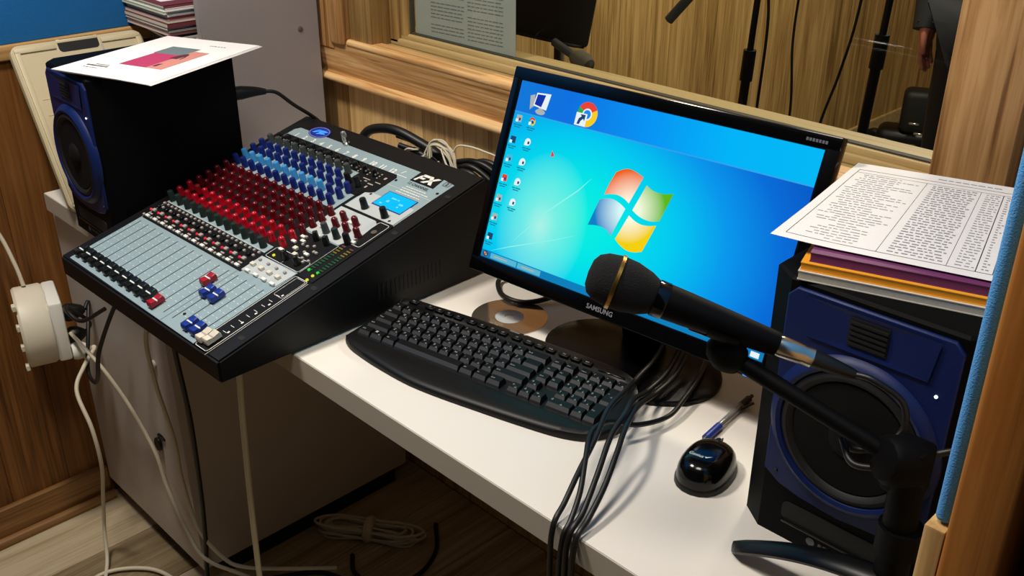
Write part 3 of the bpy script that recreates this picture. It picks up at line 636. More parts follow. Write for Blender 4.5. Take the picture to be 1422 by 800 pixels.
panes = [('red', [[(189, 142), (193, 159), (199, 176)], [(199, 176), (209, 182), (220, 184.5), (232, 182.5), (243, 179)], [(243, 179), (237, 159), (231, 140)], [(231, 140), (221, 144.5), (210, 146.5), (199, 145), (189, 142)]], '#fff4dc', '#f0641c', 60),
         ('green', [[(251, 170), (260, 166), (270, 164.5), (282, 165.5), (294, 169)], [(294, 169), (289, 149), (284, 129)], [(284, 129), (272, 125.5), (260, 125.5), (249, 128), (239, 132.5)], [(239, 132.5), (245, 151), (251, 170)]], '#f4fadc', '#5cb81c', 62),
         ('blue', [[(175, 95), (179.5, 115), (184, 134)], [(184, 134), (195, 138), (206, 139), (217, 136.5), (228, 131.5)], [(228, 131.5), (222, 111), (216, 90)], [(216, 90), (208, 95.5), (198, 98), (186, 97.5), (175, 95)]], '#d8f8f8', '#1080c8', 62),
         ('yellow', [[(236, 124.5), (246, 120), (257, 117.5), (269, 118.5), (281, 122)], [(281, 122), (275.5, 102), (270, 83)], [(270, 83), (259, 79), (247, 78), (235, 81.5), (224, 88)], [(224, 88), (230, 106), (236, 124.5)]], '#fffbe0', '#f4d010', 50)]
for nm, segs, ci, co, r in panes:
    poly = curve2(segs, None); o = scrp('flag_pane', [poly], flagmat('flag_'+nm, ci, co, r), .001, label=nm+' pane of the flag sign')
    ul = o.data.uv_layers.new(name='uv')
    for l in o.data.loops:
        p = SMx.inverted() @ (o.data.vertices[l.vertex_index].co+WL[mon.name]); ul.data[l.index].uv = ((p.x-.2345)/(r/1000), (p.y-.131)/(r/1000))
# big icons in the magnifier strip
scrp('computer_icon', [[(22, 249), (30, 252), (33, 236), (26, 229)]], 's_grey', .0008); scrp('computer_icon', [[(33, 255), (59, 257), (56, 233), (31, 236)]], 's_white', .0009); scrp('computer_icon', [[(35, 253), (50, 254), (46, 236), (33, 238)]], 's_dkblue', .001)
scrp('computer_icon', [[(46+9*math.cos(R(a)), 229+4*math.sin(R(a))) for a in range(0, 360, 20)], rect(42, 49, 229, 235)], 's_grey', .00085)
def arc(cx_, cy_, r0, r1, a0, a1, n=10): return [(cx_+r1*math.cos(R(a0+(a1-a0)*k/n)), cy_+r1*math.sin(R(a0+(a1-a0)*k/n))) for k in range(n+1)]+[(cx_+r0*math.cos(R(a1-(a1-a0)*k/n)), cy_+r0*math.sin(R(a1-(a1-a0)*k/n))) for k in range(n+1)]
def browser(cx_, cy_, r):
    scrp('browser_icon', [arc(cx_, cy_, r*.45, r, 30, 150)], 's_red', .0009); scrp('browser_icon', [arc(cx_, cy_, r*.45, r, 150, 270)], 's_green', .0009); scrp('browser_icon', [arc(cx_, cy_, r*.45, r, 270, 390)], 's_yel', .0009)
    scrp('browser_icon', [arc(cx_, cy_, 0.01, r*.48, 0, 359, 24)], 's_white', .00095); scrp('browser_icon', [arc(cx_, cy_, 0.01, r*.36, 0, 359, 24)], 's_blue', .00105)
browser(128, 241.5, 17.5)
scrp('shortcut_arrow', [rect(110, 129, 224, 242)], 's_white', .0012); scrp('shortcut_arrow', [[(114, 226), (116, 234), (120, 237.5), (117.5, 240), (126.5, 240.5), (126, 231.5), (123.5, 234.5), (120, 231), (118.5, 226)]], 's_navy', .0014)
ic = [(11, 213, 's_grey'), (36, 213, None), (9, 181, 's_navy'), (37, 183, 's_white'), (10, 153, 's_task2'), (36, 153, 's_white'), (10, 123, 's_red'), (36, 123, 's_white'), (9, 92, 's_grey'), (36, 92, 's_white'), (9, 63, 's_grey'), (9, 33, 's_navy')]
for x, y, c_ in ic:
    if c_ is None: browser(x, y, 6)
    elif c_ == 's_white': scrp('desktop_icon', [[(x+5.5*math.cos(R(a)), y+5.5*math.sin(R(a))) for a in range(0, 360, 30)]], c_)
    else: scrp('desktop_icon', [rect(x-5, x+5, y-5, y+5)], c_)
    scrp('desktop_icon', [rect(x-5.5, x-1, y-5.5, y-1)], 's_white', .0011); scrp('desktop_icon', [rect(x, x+3.5, y-3, y+1)], 's_navy', .0011)
    scrp('icon_label', [rect(x-8, x-2, y-10.5, y-8.8), rect(x-1, x+8, y-10.5, y-8.8), rect(x-6, x+5, y-13.5, y-12)], 's_teal')
scrp('cursor', [[(84, 171), (84, 181), (90, 174)]], 's_red', .001)
add('maker_lettering', text('SAMSUNG', .0098, off=.0002), 'mark_grey', mon, sm=False, T_=SMx @ T(.2305, -.0125, .0034))
add('model_lettering', text('SX2093W', .0062), 'ink', mon, sm=False, T_=SMx @ T(.4635, .2762, .0034)) if False else add('model_lettering', flat(mm([rect(450+i*4.1, 453+i*4.1, 274.4, 278.2) for i in range(7)])), 'ink', mon, sm=False, T_=SMx @ T(0, 0, .0034))
add('power_light', bbox(.457, .466, -.0235, -.0195, .002, .004, .0005, 1), 'led_blue', mon, T_=SMx, label='blue power light')
add('stand_neck', join(xf(bbox(-.035, .035, -.012, .014, 0, .20, .008, 3), T(-.250, .378, .012) @ RZ(.07) @ RX(R(6)))), 'blk_gloss', mon)
def disc(cx_, cy_, rx, ry, a, rings):
    V, F = [], []; n = 48
    for s, z in rings:
        for x, y in ellipse(cx_, cy_, rx*s, ry*s, n, a): V.append((x, y, z))
    for k in range(len(rings)-1):
        for i in range(n): F.append((k*n+i, k*n+(i+1) % n, (k+1)*n+(i+1) % n, (k+1)*n+i))
    F.append(tuple(range(n))[::-1]); F.append(tuple((len(rings)-1)*n+i for i in range(n))); return V, F
add('stand_base', disc(-.240, .336, .139, .098, .07, [(.97, .0005), (1, .002), (1, .0065), (.985, .0085), (.8, .0115), (.4, .016)]), 'blk_base', mon)

# ------------------------------------------------------------------ keyboard
KM_ = T(-.5633, .0902, 0) @ RZ(.17236)
kb = thing('keyboard', 'black full size keyboard with wave palm rest in front of monitor', 'keyboard', KM_ @ Vector((.21, .05, 0)))
front = [(-.0165, .0), (-.012, -.012), (.0, -.0205), (.02, -.0285), (.07, -.040), (.134, -.0495), (.186, -.0505), (.257, -.0460), (.323, -.0405), (.374, -.0340), (.408, -.023), (.428, -.004), (.438, .02), (.4405, .045)]
back = [(-.0165, .0), (-.0155, .03), (-.013, .07), (-.006, .112), (.014, .122), (.047, .124), (.126, .129), (.202, .132), (.279, .132), (.350, .130), (.395, .122), (.420, .102), (.434, .075), (.4405, .045)]
def interp(ps, x):
    for (a, b), (c_, d_) in zip(ps, ps[1:]):
        if x <= c_ or (c_, d_) == ps[-1]: return b+(d_-b)*((x-a)/(c_-a) if c_ > a else 0)
fr_s = [(p.x, p.y) for p in smooth([(a, b, 0) for a, b in front], 5)]; bk_s = [(p.x, p.y) for p in smooth([(a, b, 0) for a, b in back], 5)]
def hz(y):
    pts = [(-.06, .010), (-.03, .0125), (-.012, .0140), (-.006, .0115), (.10, .0205), (.103, .026), (.122, .0275), (.14, .024)]
    return interp(pts, y)
def kbody():
    xs = [-.0165+.457*(.5-.5*math.cos(math.pi*k/64)) for k in range(65)]; ts = [0, .015, .05, .10, .16, .22, .27, .30, .4, .6, .8, .85, .87, .93, .97, 1]
    V, F = [], []
    for x in xs:
        a, b = interp(fr_s, x), interp(bk_s, x)
        e = min(1, max(0, min(x+.0165, .4405-x)/.012)); e = math.sqrt(max(0, 1-(1-e)**2))
        for q in ts:
            y = a+(b-a)*q; s = min(q, 1-q)/.05; s = math.sqrt(max(0, 1-(1-min(1, s))**2)); V.append((x, y, .006+(hz(y)-.006)*min(s, e)))
        for q in ts[::-1]: y = a+(b-a)*q; V.append((x, y, .0015+max(0, y-.03)*.12))
    n = 2*len(ts)
    for i in range(len(xs)-1):
        for k in range(n): j = (k+1) % n; F.append((i*n+k, (i+1)*n+k, (i+1)*n+j, i*n+j))
    F.append(tuple(range(n))); F.append(tuple((len(xs)-1)*n+k for k in range(n))[::-1]); return V, F
M['kb'] = mat('keyboard_shell', '#0b0b0c', .45, spec=.3)
add('body', kbody(), 'kb', kb, T_=KM_, ang=40)
M['keycap'] = mat('keycap', '#0b0b0d', .42, spec=.3)
U = .01905
M['keyfront_sheen'] = mat('keycap_front_sheen', '#2e2f32', .36, spec=.8)  # paler than the key tops: the fronts' sheen is put into the colour
M['legend'] = mat('legend_print', '#a8a8a6', .6)
def keym(w_, d_, h_=.0075, top=.0022):
    w_, d_ = w_*U-.0008, d_*U-.0008; x1, y1 = w_/2, d_/2
    prof = [(-y1, 0), (-y1+.0012, h_*.42), (-y1+.0058, h_), (y1-.0012, h_), (y1, 0)]; ins = [0, top*.45, top, top, 0]
    V = [(sx*(x1-q), y, z) for sx in (-1, 1) for (y, z), q in zip(prof, ins)]
    F = [(k, k+5, k+6, k+1) for k in range(4)]+[(0, 1, 2, 3, 4), (9, 8, 7, 6, 5), (4, 9, 5, 0)]; return V, F
kmesh = {}; leg = []
TI = math.atan(.085)
def key(u, v, w_=1, d_=1, s='', h=.0075):
    k = (round(w_, 2), round(d_, 2), h)
    if k not in kmesh: kmesh[k] = protomesh('key', keym(w_, d_, h), 'keycap', sm=False); kmesh[k].materials.append(M['keyfront_sheen']); [setattr(kmesh[k].polygons[q_], 'material_index', 1) for q_ in (0, 1)]
    x, y = (u+w_/2)*U, (v+d_/2)*U; m = KM_ @ T(x, y, hz(max(0, y))-.002+.0022) @ RX(TI)
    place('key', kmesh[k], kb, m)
    if s:
        big = len(s) == 1
        t1 = text(s, .0055 if big else .0036, ax='LEFT')
        leg.append(xf(t1, m @ T(-w_*U/2+.0040, .0032 if big else .001, h+.00015)))
        if big:
            t2 = flat([rect(.0012, .0042, -.0030, -.0022), rect(.0020, .0028, -.0012, -.0004)]); leg.append(xf(t2, m @ T(0, .0005, h+.00015)))
rows = [(4, 0, [('~', 1)]+[(c_, 1) for c_ in '1234567890-=']+[('Back', 2)]), (3, 0, [('Tab', 1.5)]+[(c_, 1) for c_ in 'QWERTYUIOP[]']+[('', 1.5)]),
        (2, 0, [('Caps', 1.75)]+[(c_, 1) for c_ in "ASDFGHJKL;'"]+[('Enter', 2.25)]), (1, 0, [('Shift', 2.25)]+[(c_, 1) for c_ in 'ZXCVBNM,./']+[('Shift', 2.75)]),
        (0, 0, [('Ctrl', 1.25), ('#', 1.25), ('Alt', 1.25), ('', 6.25), ('Alt', 1.25), ('Fn', 1.25), ('Ctrl', 1.25)])]
for v_, u_, ks in rows:
    for s, w_ in ks:
        if v_ == 0 and s == 'Ctrl' and u_ > 5: pass
        key(u_, v_, w_, 1, s if s != '#' else '\u25a0'); u_ += w_
for u_, v_, s in [(15.35, 4, 'Del'), (16.4, 4, 'Hm'), (15.35, 3, 'Ins'), (16.4, 3, 'PU'), (15.35, 2, 'End'), (16.4, 2, 'PD'), (15.25, 1, '\u2191'), (14.3, 0, '\u2190'), (15.3, 0, '\u2193'), (16.3, 0, '\u2192')]: key(u_, v_, 1, 1, s)
N0 = 17.62
for u_, v_, w_, d_, s in [(0, 4, 1, 1, 'Num'), (1, 4, 1, 1, '/'), (2, 4, 1, 1, '*'), (3, 4, 1, 1, '-'), (0, 3, 1, 1, '7'), (1, 3, 1, 1, '8'), (2, 3, 1, 1, '9'), (3, 2, 1, 2, '+'), (0, 2, 1, 1, '4'), (1, 2, 1, 1, '5'), (2, 2, 1, 1, '6'),
                          (0, 1, 1, 1, '1'), (1, 1, 1, 1, '2'), (2, 1, 1, 1, '3'), (0, 0, 2, 1, '0'), (2, 0, 1, 1, '.'), (3, 0, 1, 2, 'Ent')]: key(N0+u_, v_, w_, d_, s)
for x, s in [(.022, 'Esc'), (.054, 'F1'), (.072, 'F2'), (.090, 'F3'), (.108, 'F4'), (.134, 'F5'), (.153, 'F6'), (.172, 'F7'), (.191, 'F8'), (.216, 'F9'), (.237, 'F10'), (.256, 'F11'), (.275, 'F12'), (.298, 'Prt'), (.317, 'Scr'), (.336, 'Brk')]:
    k = 'fn'
    if k not in kmesh: kmesh[k] = protomesh('key', bbox(-.0078, .0078, -.0045, .0045, 0, .0035, .0008, 1), 'keycap')
    m = KM_ @ T(x, .1065, .0262); place('key', kmesh[k], kb, m); leg.append(xf(text(s, .0042), m @ T(0, .0003, .0037)))
leg.append(xf(text('Genius', .0062, shear=.25), KM_ @ T(.203, .1195, .0284))); leg.append(xf(flat([[(-.003, .0005), (-.001, -.002), (.005, .003), (-.0008, 0)]]), KM_ @ T(.2215, .121, .0284)))
add('key_legends', join(*leg), 'legend', kb, sm=False, kind='stuff', label='white printed key legends')
add('status_light_bar', bbox(-.021, .021, -.0018, .0018, 0, .0008, .0004, 1), 'blk_gloss', kb, T_=KM_ @ T(.376, .1035, .0264))

# ------------------------------------------------------------------ mouse, pen, disc
t = thing('mouse', 'glossy black computer mouse beside the right speaker', 'mouse', (-.008, .196, 0))
def shell(L, W_, H, m, lo=0.):
    V, F = [], []; nu, nv = 24, 12
    for i in range(nu):
        a = 2*math.pi*i/nu
        for j in range(nv+1):
            b = (math.pi/2)*j/nv; rr = math.cos(b)**.55 if j < nv else 0
            wv = W_*(1+.10*math.cos(2*a)); V.append((wv*rr*math.sin(a), L*rr*math.cos(a), lo+(H-lo)*math.sin(b)**.9*(1-.12*rr*math.cos(a))))
    n = nv+1
    for i in range(nu):
        k = (i+1) % nu
        for j in range(nv): F.append((i*n+j, k*n+j, k*n+j+1, i*n+j+1))
    F.append(tuple(i*n for i in range(nu))); return V, F
mm_ = T(-.008, .196, 0) @ RZ(R(12))
add('base', shell(.048, .037, .018, 0, .001), 'blk', t, T_=mm_)
add('top_shell', shell(.047, .0345, .036, 0, .008), 'blk_gloss', t, T_=mm_, ang=60)
add('scroll_wheel', xf(lathe([(.009, -.003), (.010, 0), (.009, .003)], 20), T(0, .030, .024) @ RY(R(90))), 'rubber', t, T_=mm_)
add('button_gap', box(-.0006, .0006, .012, .044, .026, .030), 'dark', t, T_=mm_ @ RX(R(-6)))
add('logo', join(xf(text('Genius', .0065, shear=.25), T(-.003, 0, 0)), xf(flat([[(-.003, .0005), (-.001, -.002), (.006, .0035), (-.0008, 0)]]), T(.0105, .001, 0))), 'white', t, sm=False, T_=mm_ @ T(-.004, -.020, .0385) @ RX(R(12)))
p0, p1 = Vector((-.046, .236, .006)), Vector((-.062, .372, .006)); d = (p1-p0).normalized()
t = thing('pen', 'ballpoint pen with blue rubber grip behind the mouse', 'pen', (-.052, .30, 0))
q = lambda s: p0+d*s*(p1-p0).length
add('tip', rod(q(0), q(.10), .0012, .0040), 'chrome', t); add('grip', rod(q(.10), q(.36), .0052), 'f_blue', t, label='blue rubber grip'); add('barrel', rod(q(.36), q(.80), .0046), 'clear', t, label='clear barrel'); add('refill', rod(q(.2), q(.86), .0016), 'ink_dark', t)
add('cap', rod(q(.80), q(.96), .0049), 'blk', t); add('push_button', rod(q(.96), q(1.03), .0026), 'blk', t); add('clip', bbox(-.002, .002, -.03, .012, 0, .0025, .0006, 1), 'blk', t, T_=Matrix.Translation(q(.86)+Vector((.008, -.004, 0))) @ RZ(R(-8)))
t = thing('compact_disc', 'shiny silver compact disc lying between keyboard and monitor base', 'disc', (-.459, .306, 0))
def ringm(r0, r1, z0, z1, n=48, a0=0, a1=360):
    V, F = [], []; full = a1-a0 == 360; k = n if full else n+1
    for i in range(k):
        a = R(a0+(a1-a0)*i/n)
        for r, z in ((r0, z0), (r1, z0), (r1, z1), (r0, z1)): V.append((r*math.cos(a), r*math.sin(a), z))
    for i in range(n if full else n):
        j = (i+1) % k
        for s in range(4): F.append((i*4+s, j*4+s, j*4+(s+1) % 4, i*4+(s+1) % 4))
    return V, F
add('foil', ringm(.0225, .0595, .0002, .0014), 'cd', t, T_=T(-.459, .306, 0)); add('hub', ringm(.0075, .0225, .0002, .0015), 'grey_plate2', t, T_=T(-.459, .306, 0), label='pale clear hub')

# ------------------------------------------------------------------ speakers
def speaker(name, label, X, Yf, rz, group, Wd=.230, ch=.027):
    """front centre at (X, Yf), facing -Y"""
    S_ = T(X, Yf, 0) @ RZ(rz); Hh, Dp, cd = .3095, .258, .020
    t = thing(name, label, 'speaker', S_ @ Vector((0, .13, 0)), group)
    poly = [(-Wd/2+ch, 0), (Wd/2-ch, 0), (Wd/2, cd), (Wd/2, Dp), (-Wd/2, Dp), (-Wd/2, cd)]
    add('cabinet', prism(poly, .0, Hh, .003), 'spk_black', t, T_=S_, ang=25)
    q_ = Wd/2-ch; b = [(-q_, .082), (-.070, .070), (-.045, .064), (0, .060), (.045, .064), (.070, .070), (q_, .082), (q_, .292), (q_-.0095, .302), (-q_+.0095, .302), (-q_, .292)]
    TF = S_ @ RX(R(90))        # x right, y up, z out of the front
    bf = add('baffle', prism(b, -.001, .004, .0015), 'spk_blue', t, T_=TF, label='blue front baffle')
    add('woofer_ring', lathe([(.090, -.002), (.089, .003), (.083, .009), (.079, .011), (.075, .009), (.072, .002)], 48), 'spk_blue', t, T_=TF @ T(0, .162, .002), label='moulded blue woofer surround')
    wf = add('woofer', lathe([(.0745, .002), (.073, .007), (.068, .009), (.063, .006), (.061, .003), (.040, .0015), (.022, .001)], 48), 'blk_matte', t, T_=TF @ T(0, .162, .003))
    add('cone', lathe([(.0605, .004), (.045, .002), (.022, .0005)], 48), 'cone', wf, T_=TF @ T(0, .162, .0045)); add('dust_cap', lathe([(.023, .001), (.020, .007), (.012, .011), (0, .0125)], 32), 'cone', wf, T_=TF @ T(0, .162, .004))
    # tweeter horn: sloping frame round a dark grille
    o_ = [(-.062, .255), (.062, .255), (.068, .298), (-.068, .298)]; i_ = [(-.020, .262), (.020, .262), (.020, .292), (-.020, .292)]
    add('waveguide', ([(x, y, .006) for x, y in o_]+[(x, y, .0045) for x, y in i_], [(0,1,5,4),(1,2,6,5),(2,3,7,6),(3,0,4,7)]), 'spk_blue', t, T_=TF, sm=False)
    add('tweeter', join(box(-.020, .020, .262, .292, .0035, .0055), *[box(-.019, .019, .264+k*.0055, .2665+k*.0055, .0055, .007) for k in range(5)]), 'blk_matte', t, T_=TF)
    add('bass_port', prism(rrect(-.062, .062, .026, .050, .008), -.001, .0012), 'dark', t, T_=TF); add('port_lip', bbox(-.060, .060, .0235, .0265, -.001, .004, .001, 2), 'blk_gloss', t, T_=TF)
    lg = add('maker_badge', prism(ellipse(-.024, .014, .005, .005, 16), 0, .001), 'ink', t, T_=TF)
    add('badge_strokes', flat([rect(-.015+k*.0055, -.0112+k*.0055, .0115, .0165) for k in range(8)]), 'ink', lg, sm=False, T_=TF @ T(0, 0, .0006))
    add('power_light', lathe([(.0016, 0), (.0016, .001), (0, .0015)], 12), 'led_white', t, T_=TF @ T(.0715, .243, .004), label='tiny white power light')
    add('screw', lathe([(.003, 0), (.0025, .0012), (0, .0012)], 10), 'blk', t, T_=TF @ T(-.074, .084, .004)); add('screw', lathe([(.003, 0), (.0025, .0012), (0, .0012)], 10), 'blk', t, T_=TF @ T(.074, .084, .004))
    return t
speaker('monitor_speaker', 'blue fronted studio speaker behind the mixing desk, under the booklet', -1.203, -.022, R(-1.0), 'studio monitor speakers', .206, .020)
speaker('monitor_speaker', 'blue fronted studio speaker at the right, under papers and books', .175, .1635, R(1), 'studio monitor speakers')

# ------------------------------------------------------------------ paper goods
def sheet(cs, nu=10, nv=14, z=lambda u, v: 0., th_=.0002):
    """cs: four corners, u along 0->1, v along 0->3"""
    a, b, c_, d_ = [Vector(p) for p in cs]; V, F = [], []
    for lay in (0, 1):
        for j in range(nv+1):
            for i in range(nu+1):
                u, v = i/nu, j/nv; p = (a*(1-u)+b*u)*(1-v)+(d_*(1-u)+c_*u)*v; V.append((p.x, p.y, p.z+z(u, v)+(th_ if lay else 0)))
    n = (nu+1)*(nv+1)
    for j in range(nv):
        for i in range(nu):
            q = j*(nu+1)+i; F.append((q+n, q+1+n, q+nu+2+n, q+nu+1+n)); F.append((q, q+nu+1, q+nu+2, q+1))
    ed = [i for i in range(nu+1)]+[j*(nu+1)+nu for j in range(1, nv+1)]+[nv*(nu+1)+i for i in range(nu-1, -1, -1)]+[j*(nu+1) for j in range(nv-1, 0, -1)]
    for k in range(len(ed)): i, j = ed[k], ed[(k+1) % len(ed)]; F.append((i, j, j+n, i+n))
    return V, F
def onsheet(cs, z, polys, lift=.0004):
    a, b, c_, d_ = [Vector(p) for p in cs]; out = []
    for p in polys:
        q = []
        for u, v in p: w_ = (a*(1-u)+b*u)*(1-v)+(d_*(1-u)+c_*u)*v; q.append((w_.x, w_.y, w_.z+z(u, v)+lift))
        out.append(q)
    return flat(out)
def words(u0, u1, v, h, wmin=.012, wmax=.05, gap=.008, jit=.0):
    out = []; u = u0
    while u < u1-wmin:
        w_ = min(random.uniform(wmin, wmax), u1-u); dv = random.uniform(-jit, jit); out.append([(u, v+dv), (u+w_, v+dv), (u+w_, v+h+dv), (u, v+h+dv)]); u += w_+gap*random.uniform(.6, 1.6)
    return out
# printed table on the right speaker
cs = [(.052, .170, .3375), (.259, .228, .3375), (.183, .490, .3375), (.004, .437, .3375)]
zz_ = lambda u, v: .002+.006*max(0, .25-u)*max(0, .4-v)*4 - .004*max(0, v-.8)
t = thing('paper_sheet', 'white sheet with a printed table on top of the right speaker', 'paper', (.12, .33, .336))
add('sheet', sheet(cs, z=zz_), 'paper', t)
fr_ = []
def ln(u0, v0, u1, v1, w_=.003):
    if abs(u1-u0) > abs(v1-v0): fr_.append([(u0, v0-w_/2), (u1, v1-w_/2), (u1, v1+w_/2), (u0, v0+w_/2)])
    else: fr_.append([(u0-w_/2, v0), (u0+w_/2, v0), (u1+w_/2, v1), (u1-w_/2, v1)])
def lng(u0, v0, u1, v1, w_=.003, n=8):
    for k in range(n): ln(u0+(u1-u0)*k/n, v0+(v1-v0)*k/n, u0+(u1-u0)*(k+1)/n, v0+(v1-v0)*(k+1)/n, w_)
lng(.05, .05, .95, .05); lng(.05, .91, .95, .91); lng(.05, .05, .05, .91); lng(.95, .05, .95, .91); lng(.05, .87, .95, .87, .002); lng(.46, .05, .46, .87, .002); lng(.76, .05, .76, .87, .002); lng(.88, .05, .88, .87, .004)
add('table_lines', onsheet(cs, zz_, fr_), 'ink_dark', t, sm=False, kind='stuff')
pr = []
for k in range(30):
    v_ = .075+k*.0265; 
    r0 = random.uniform(.07, .22) if k < 10 else random.uniform(.07, .12)
    pr += words(r0, random.uniform(.3, .45) if k > 3 else .36, v_, .006, jit=.002); pr += words(.50, .74, v_, .009, .012, .035, jit=.003); pr += words(.79, .87, v_, .007, .01, .03); pr += words(.90, .93, v_, .008, .01, .02)
pr += words(.5, .86, .945, .008, .02, .05)
add('printed_text', onsheet(cs, zz_, pr), 'ink_soft', t, sm=False, kind='stuff')
def book(name, label, cover, cs_, z0, z1, cat='book', group=None, pages='pages', ct=.0009, spine=False):
    c_ = [Vector((x, y, 0)) for x, y in cs_]; o = thing(name, label, cat, ((c_[0]+c_[2])/2)+Vector((0, 0, z0)), group)
    pl = [(p.x, p.y) for p in c_]; ins = [((p.x*.994+sum(q.x for q in c_)/4*.006), (p.y*.994+sum(q.y for q in c_)/4*.006)) for p in c_]
    sp_ = [pl[1], pl[2], (pl[2][0]-.004, pl[2][1]), (pl[1][0]-.004, pl[1][1])]
    add('cover', join(prism(pl, z0, z0+ct), prism(pl, z1-ct, z1), *([prism(sp_, z0, z1)] if spine else [])), cover, o, sm=False); add('pages', prism(ins, z0+ct, z1-ct), pages, o, sm=False); return o
bc = [(.094, .158), (.262, .212), (.190, .430), (.022, .376)]
book('book', 'thick pale book at the bottom of the pile on right speaker', 'pages', bc, .310, .3195, group='books under the printed table')
sh = lambda d_, e: [(x+d_, y+e) for x, y in bc]
book('book', 'orange covered book in the pile on right speaker', 'orange', sh(.0, .003), .3195, .3275, group='books under the printed table', pages='orange')
book('book', 'purple covered book topmost under the printed table', 'purple', sh(.005, .010), .3275, .3372, group='books under the printed table', pages='purple')
# booklet on the left speaker
cs = [(-1.185, -.049, .3135), (-.996, .026, .3135), (-1.104, .297, .3135), (-1.293, .215, .3135)]
z0 = lambda u, v: .004+.003*(1-v)*(1-u)-.004*max(0, u-.7)*(1-v)
t = thing('booklet', 'white stapled booklet with pink and grey blocks on left speaker', 'booklet', (-1.145, .12, .311))
add('cover', sheet(cs, z=z0), 'paper', t)
for k in range(4): add('page', sheet([(x+.0015*k, y+.0012*k, zz2) for x, y, zz2 in cs], z=lambda u, v, k=k: z0(u, v)-.0009*(k+1)*(1-.5*u)), 'paper', t)
add('pink_block', onsheet(cs, z0, [[(.30, .34), (.30, .60), (.46, .60), (.46, .34)]][:0]+[[(.28, .34), (.46, .34), (.46, .62), (.28, .62)][::-1]]), 'pink', t, sm=False)
def blk(name, u0, u1, v0, v1, m, n=1): add(name, onsheet(cs, z0, [[(u0, v0), (u1, v0), (u1, v1), (u0, v1)]], .0006), m, t, sm=False)
bpy.data.objects.remove([o for o in t.children if o.name.startswith('pink_block')][0])
blk('pink_block', .36, .64, .27, .58, 'pink'); blk('grey_block', .34, .64, .58, .76, 'teal_grey'); blk('portrait', .64, .80, .27, .70, 'salmon')
M['hair_print'] = mat('hair_print', '#55202a', .8)
add('portrait_print', onsheet(cs, z0, [[(.66+.05*math.cos(R(a))*1., .50+.13*math.sin(R(a))) for a in range(0, 200, 20)]+[(.70+.02*math.cos(R(a)), .50+.07*math.sin(R(a))) for a in range(180, -20, -20)], [(.66, .31), (.69, .31), (.69, .38), (.66, .36)]], .0009), 'hair_print', t, sm=False)
add('printed_text', onsheet(cs, z0, words(.14, .36, .17, .02, .01, .03, .004)+words(.16, .3, .13, .01, .01, .03, .006)+words(.2, .34, .205, .012, .01, .02, .004)+words(.4, .6, .66, .03, .015, .03, .01)+words(.42, .58, .42, .02, .01, .03, .01)+words(.62, .8, .86, .01, .01, .03)), 'ink_dark', t, sm=False, kind='stuff')
# papers on the shelf
z = .2925
cols = [('rose', 'rose covered folder at the bottom of shelf pile', .0060), ('maroon', 'dark maroon magazine second from bottom of shelf pile', .0060), ('paper', 'white booklet third from bottom of shelf pile', .0045), ('maroon', 'thick maroon magazine in the middle of shelf pile', .0085), ('rose', 'dusty rose magazine in the middle of shelf pile', .0065),
        ('maroon', 'thin maroon magazine above the rose one in shelf pile', .0055), ('paper', 'white booklet above the maroon magazines in shelf pile', .0050), ('mint', 'pale mint magazine near the top of shelf pile', .0060), ('paper', 'white magazine near the top of shelf pile', .0050), ('maroon', 'dark magazine topmost of the shelf pile', .0055)]
t = solo('folder', sheet([(-1.540, .275, z), (-1.350, .246, z), (-1.345, .50, z), (-1.538, .50, z)], z=lambda u, v: 0., th_=.004), 'sage', 'grey plastic folder lying under the shelf pile', 'folder', (-1.44, .38, z)); z += .0045
t = solo('paper_sheet', sheet([(-1.543, .262, z), (-1.43, .256, z), (-1.42, .40, z), (-1.54, .40, z)], z=lambda u, v: .004*(1-u)*(1-v), th_=.0006), 'yellow', 'pale yellow sheet poking out below the shelf pile', 'paper', (-1.48, .33, z)); z += .0048
for k, (c_, lb, hh) in enumerate(cols):
    j = random.uniform(-.005, .005); e = random.uniform(-.006, .004)
    book('magazine', lb, c_, [(-1.543, .252+e), (-1.350+j, .248+e), (-1.347+j, .455+e), (-1.543, .458+e)], z, z+hh-.0002, 'magazine', 'magazines piled on the shelf', ct=.0005, spine=k % 3 != 1); z += hh
solo('paper_sheet', sheet([(-1.50, .27, z), (-1.40, .262, z), (-1.39, .42, z), (-1.49, .43, z)], z=lambda u, v: .012*(1-u)*v, th_=.0004), 'paper', 'loose white sheet curling on top of the shelf pile', 'paper', (-1.45, .34, z))

# beige plastic board leaning on the left wall
t = thing('plastic_board', 'beige plastic board with handle recess leaning on the left wall', 'board', (-1.40, .11, 0))
b0, b1 = Vector((-1.349, -.010, .001)), Vector((-1.522, -.004, .288)); bx = Vector((.0, 1, .02)).normalized(); by = (b1-b0).normalized(); bn = bx.cross(by); bx = by.cross(bn) 
BM = Matrix((bx, by, bn)).transposed().to_4x4(); BM.translation = b0
LB = (b1-b0).length
def board_poly():
    p = rrect(0, .262, 0, LB, .018, 5)
    return p
add('board', prism(board_poly(), 0, .016, .004), 'beige', t, T_=BM)
add('rim', join(*[bbox(a, b, c_, d_, .015, .0195, .0015, 2) for a, b, c_, d_ in [(.006, .256, .008, .018), (.006, .016, .012, LB-.014), (.246, .256, .012, LB-.014), (.006, .085, LB-.018, LB-.008), (.175, .256, LB-.018, LB-.008)]]), 'beige', t, T_=BM)
add('handle_recess', prism(rrect(.090, .170, LB-.026, LB+.0005, .008), .004, .0163), 'dark', t, T_=BM, label='dark handle recess'); add('handle', bbox(.088, .172, LB-.008, LB+.001, .006, .017, .003, 2), 'beige', t, T_=BM)
add('groove', join(bbox(.172, .176, LB-.06, LB-.02, .0155, .0175, .0008, 1), bbox(.185, .24, LB-.040, LB-.037, .0155, .0172, .0008, 1)), 'sage', t, T_=BM)
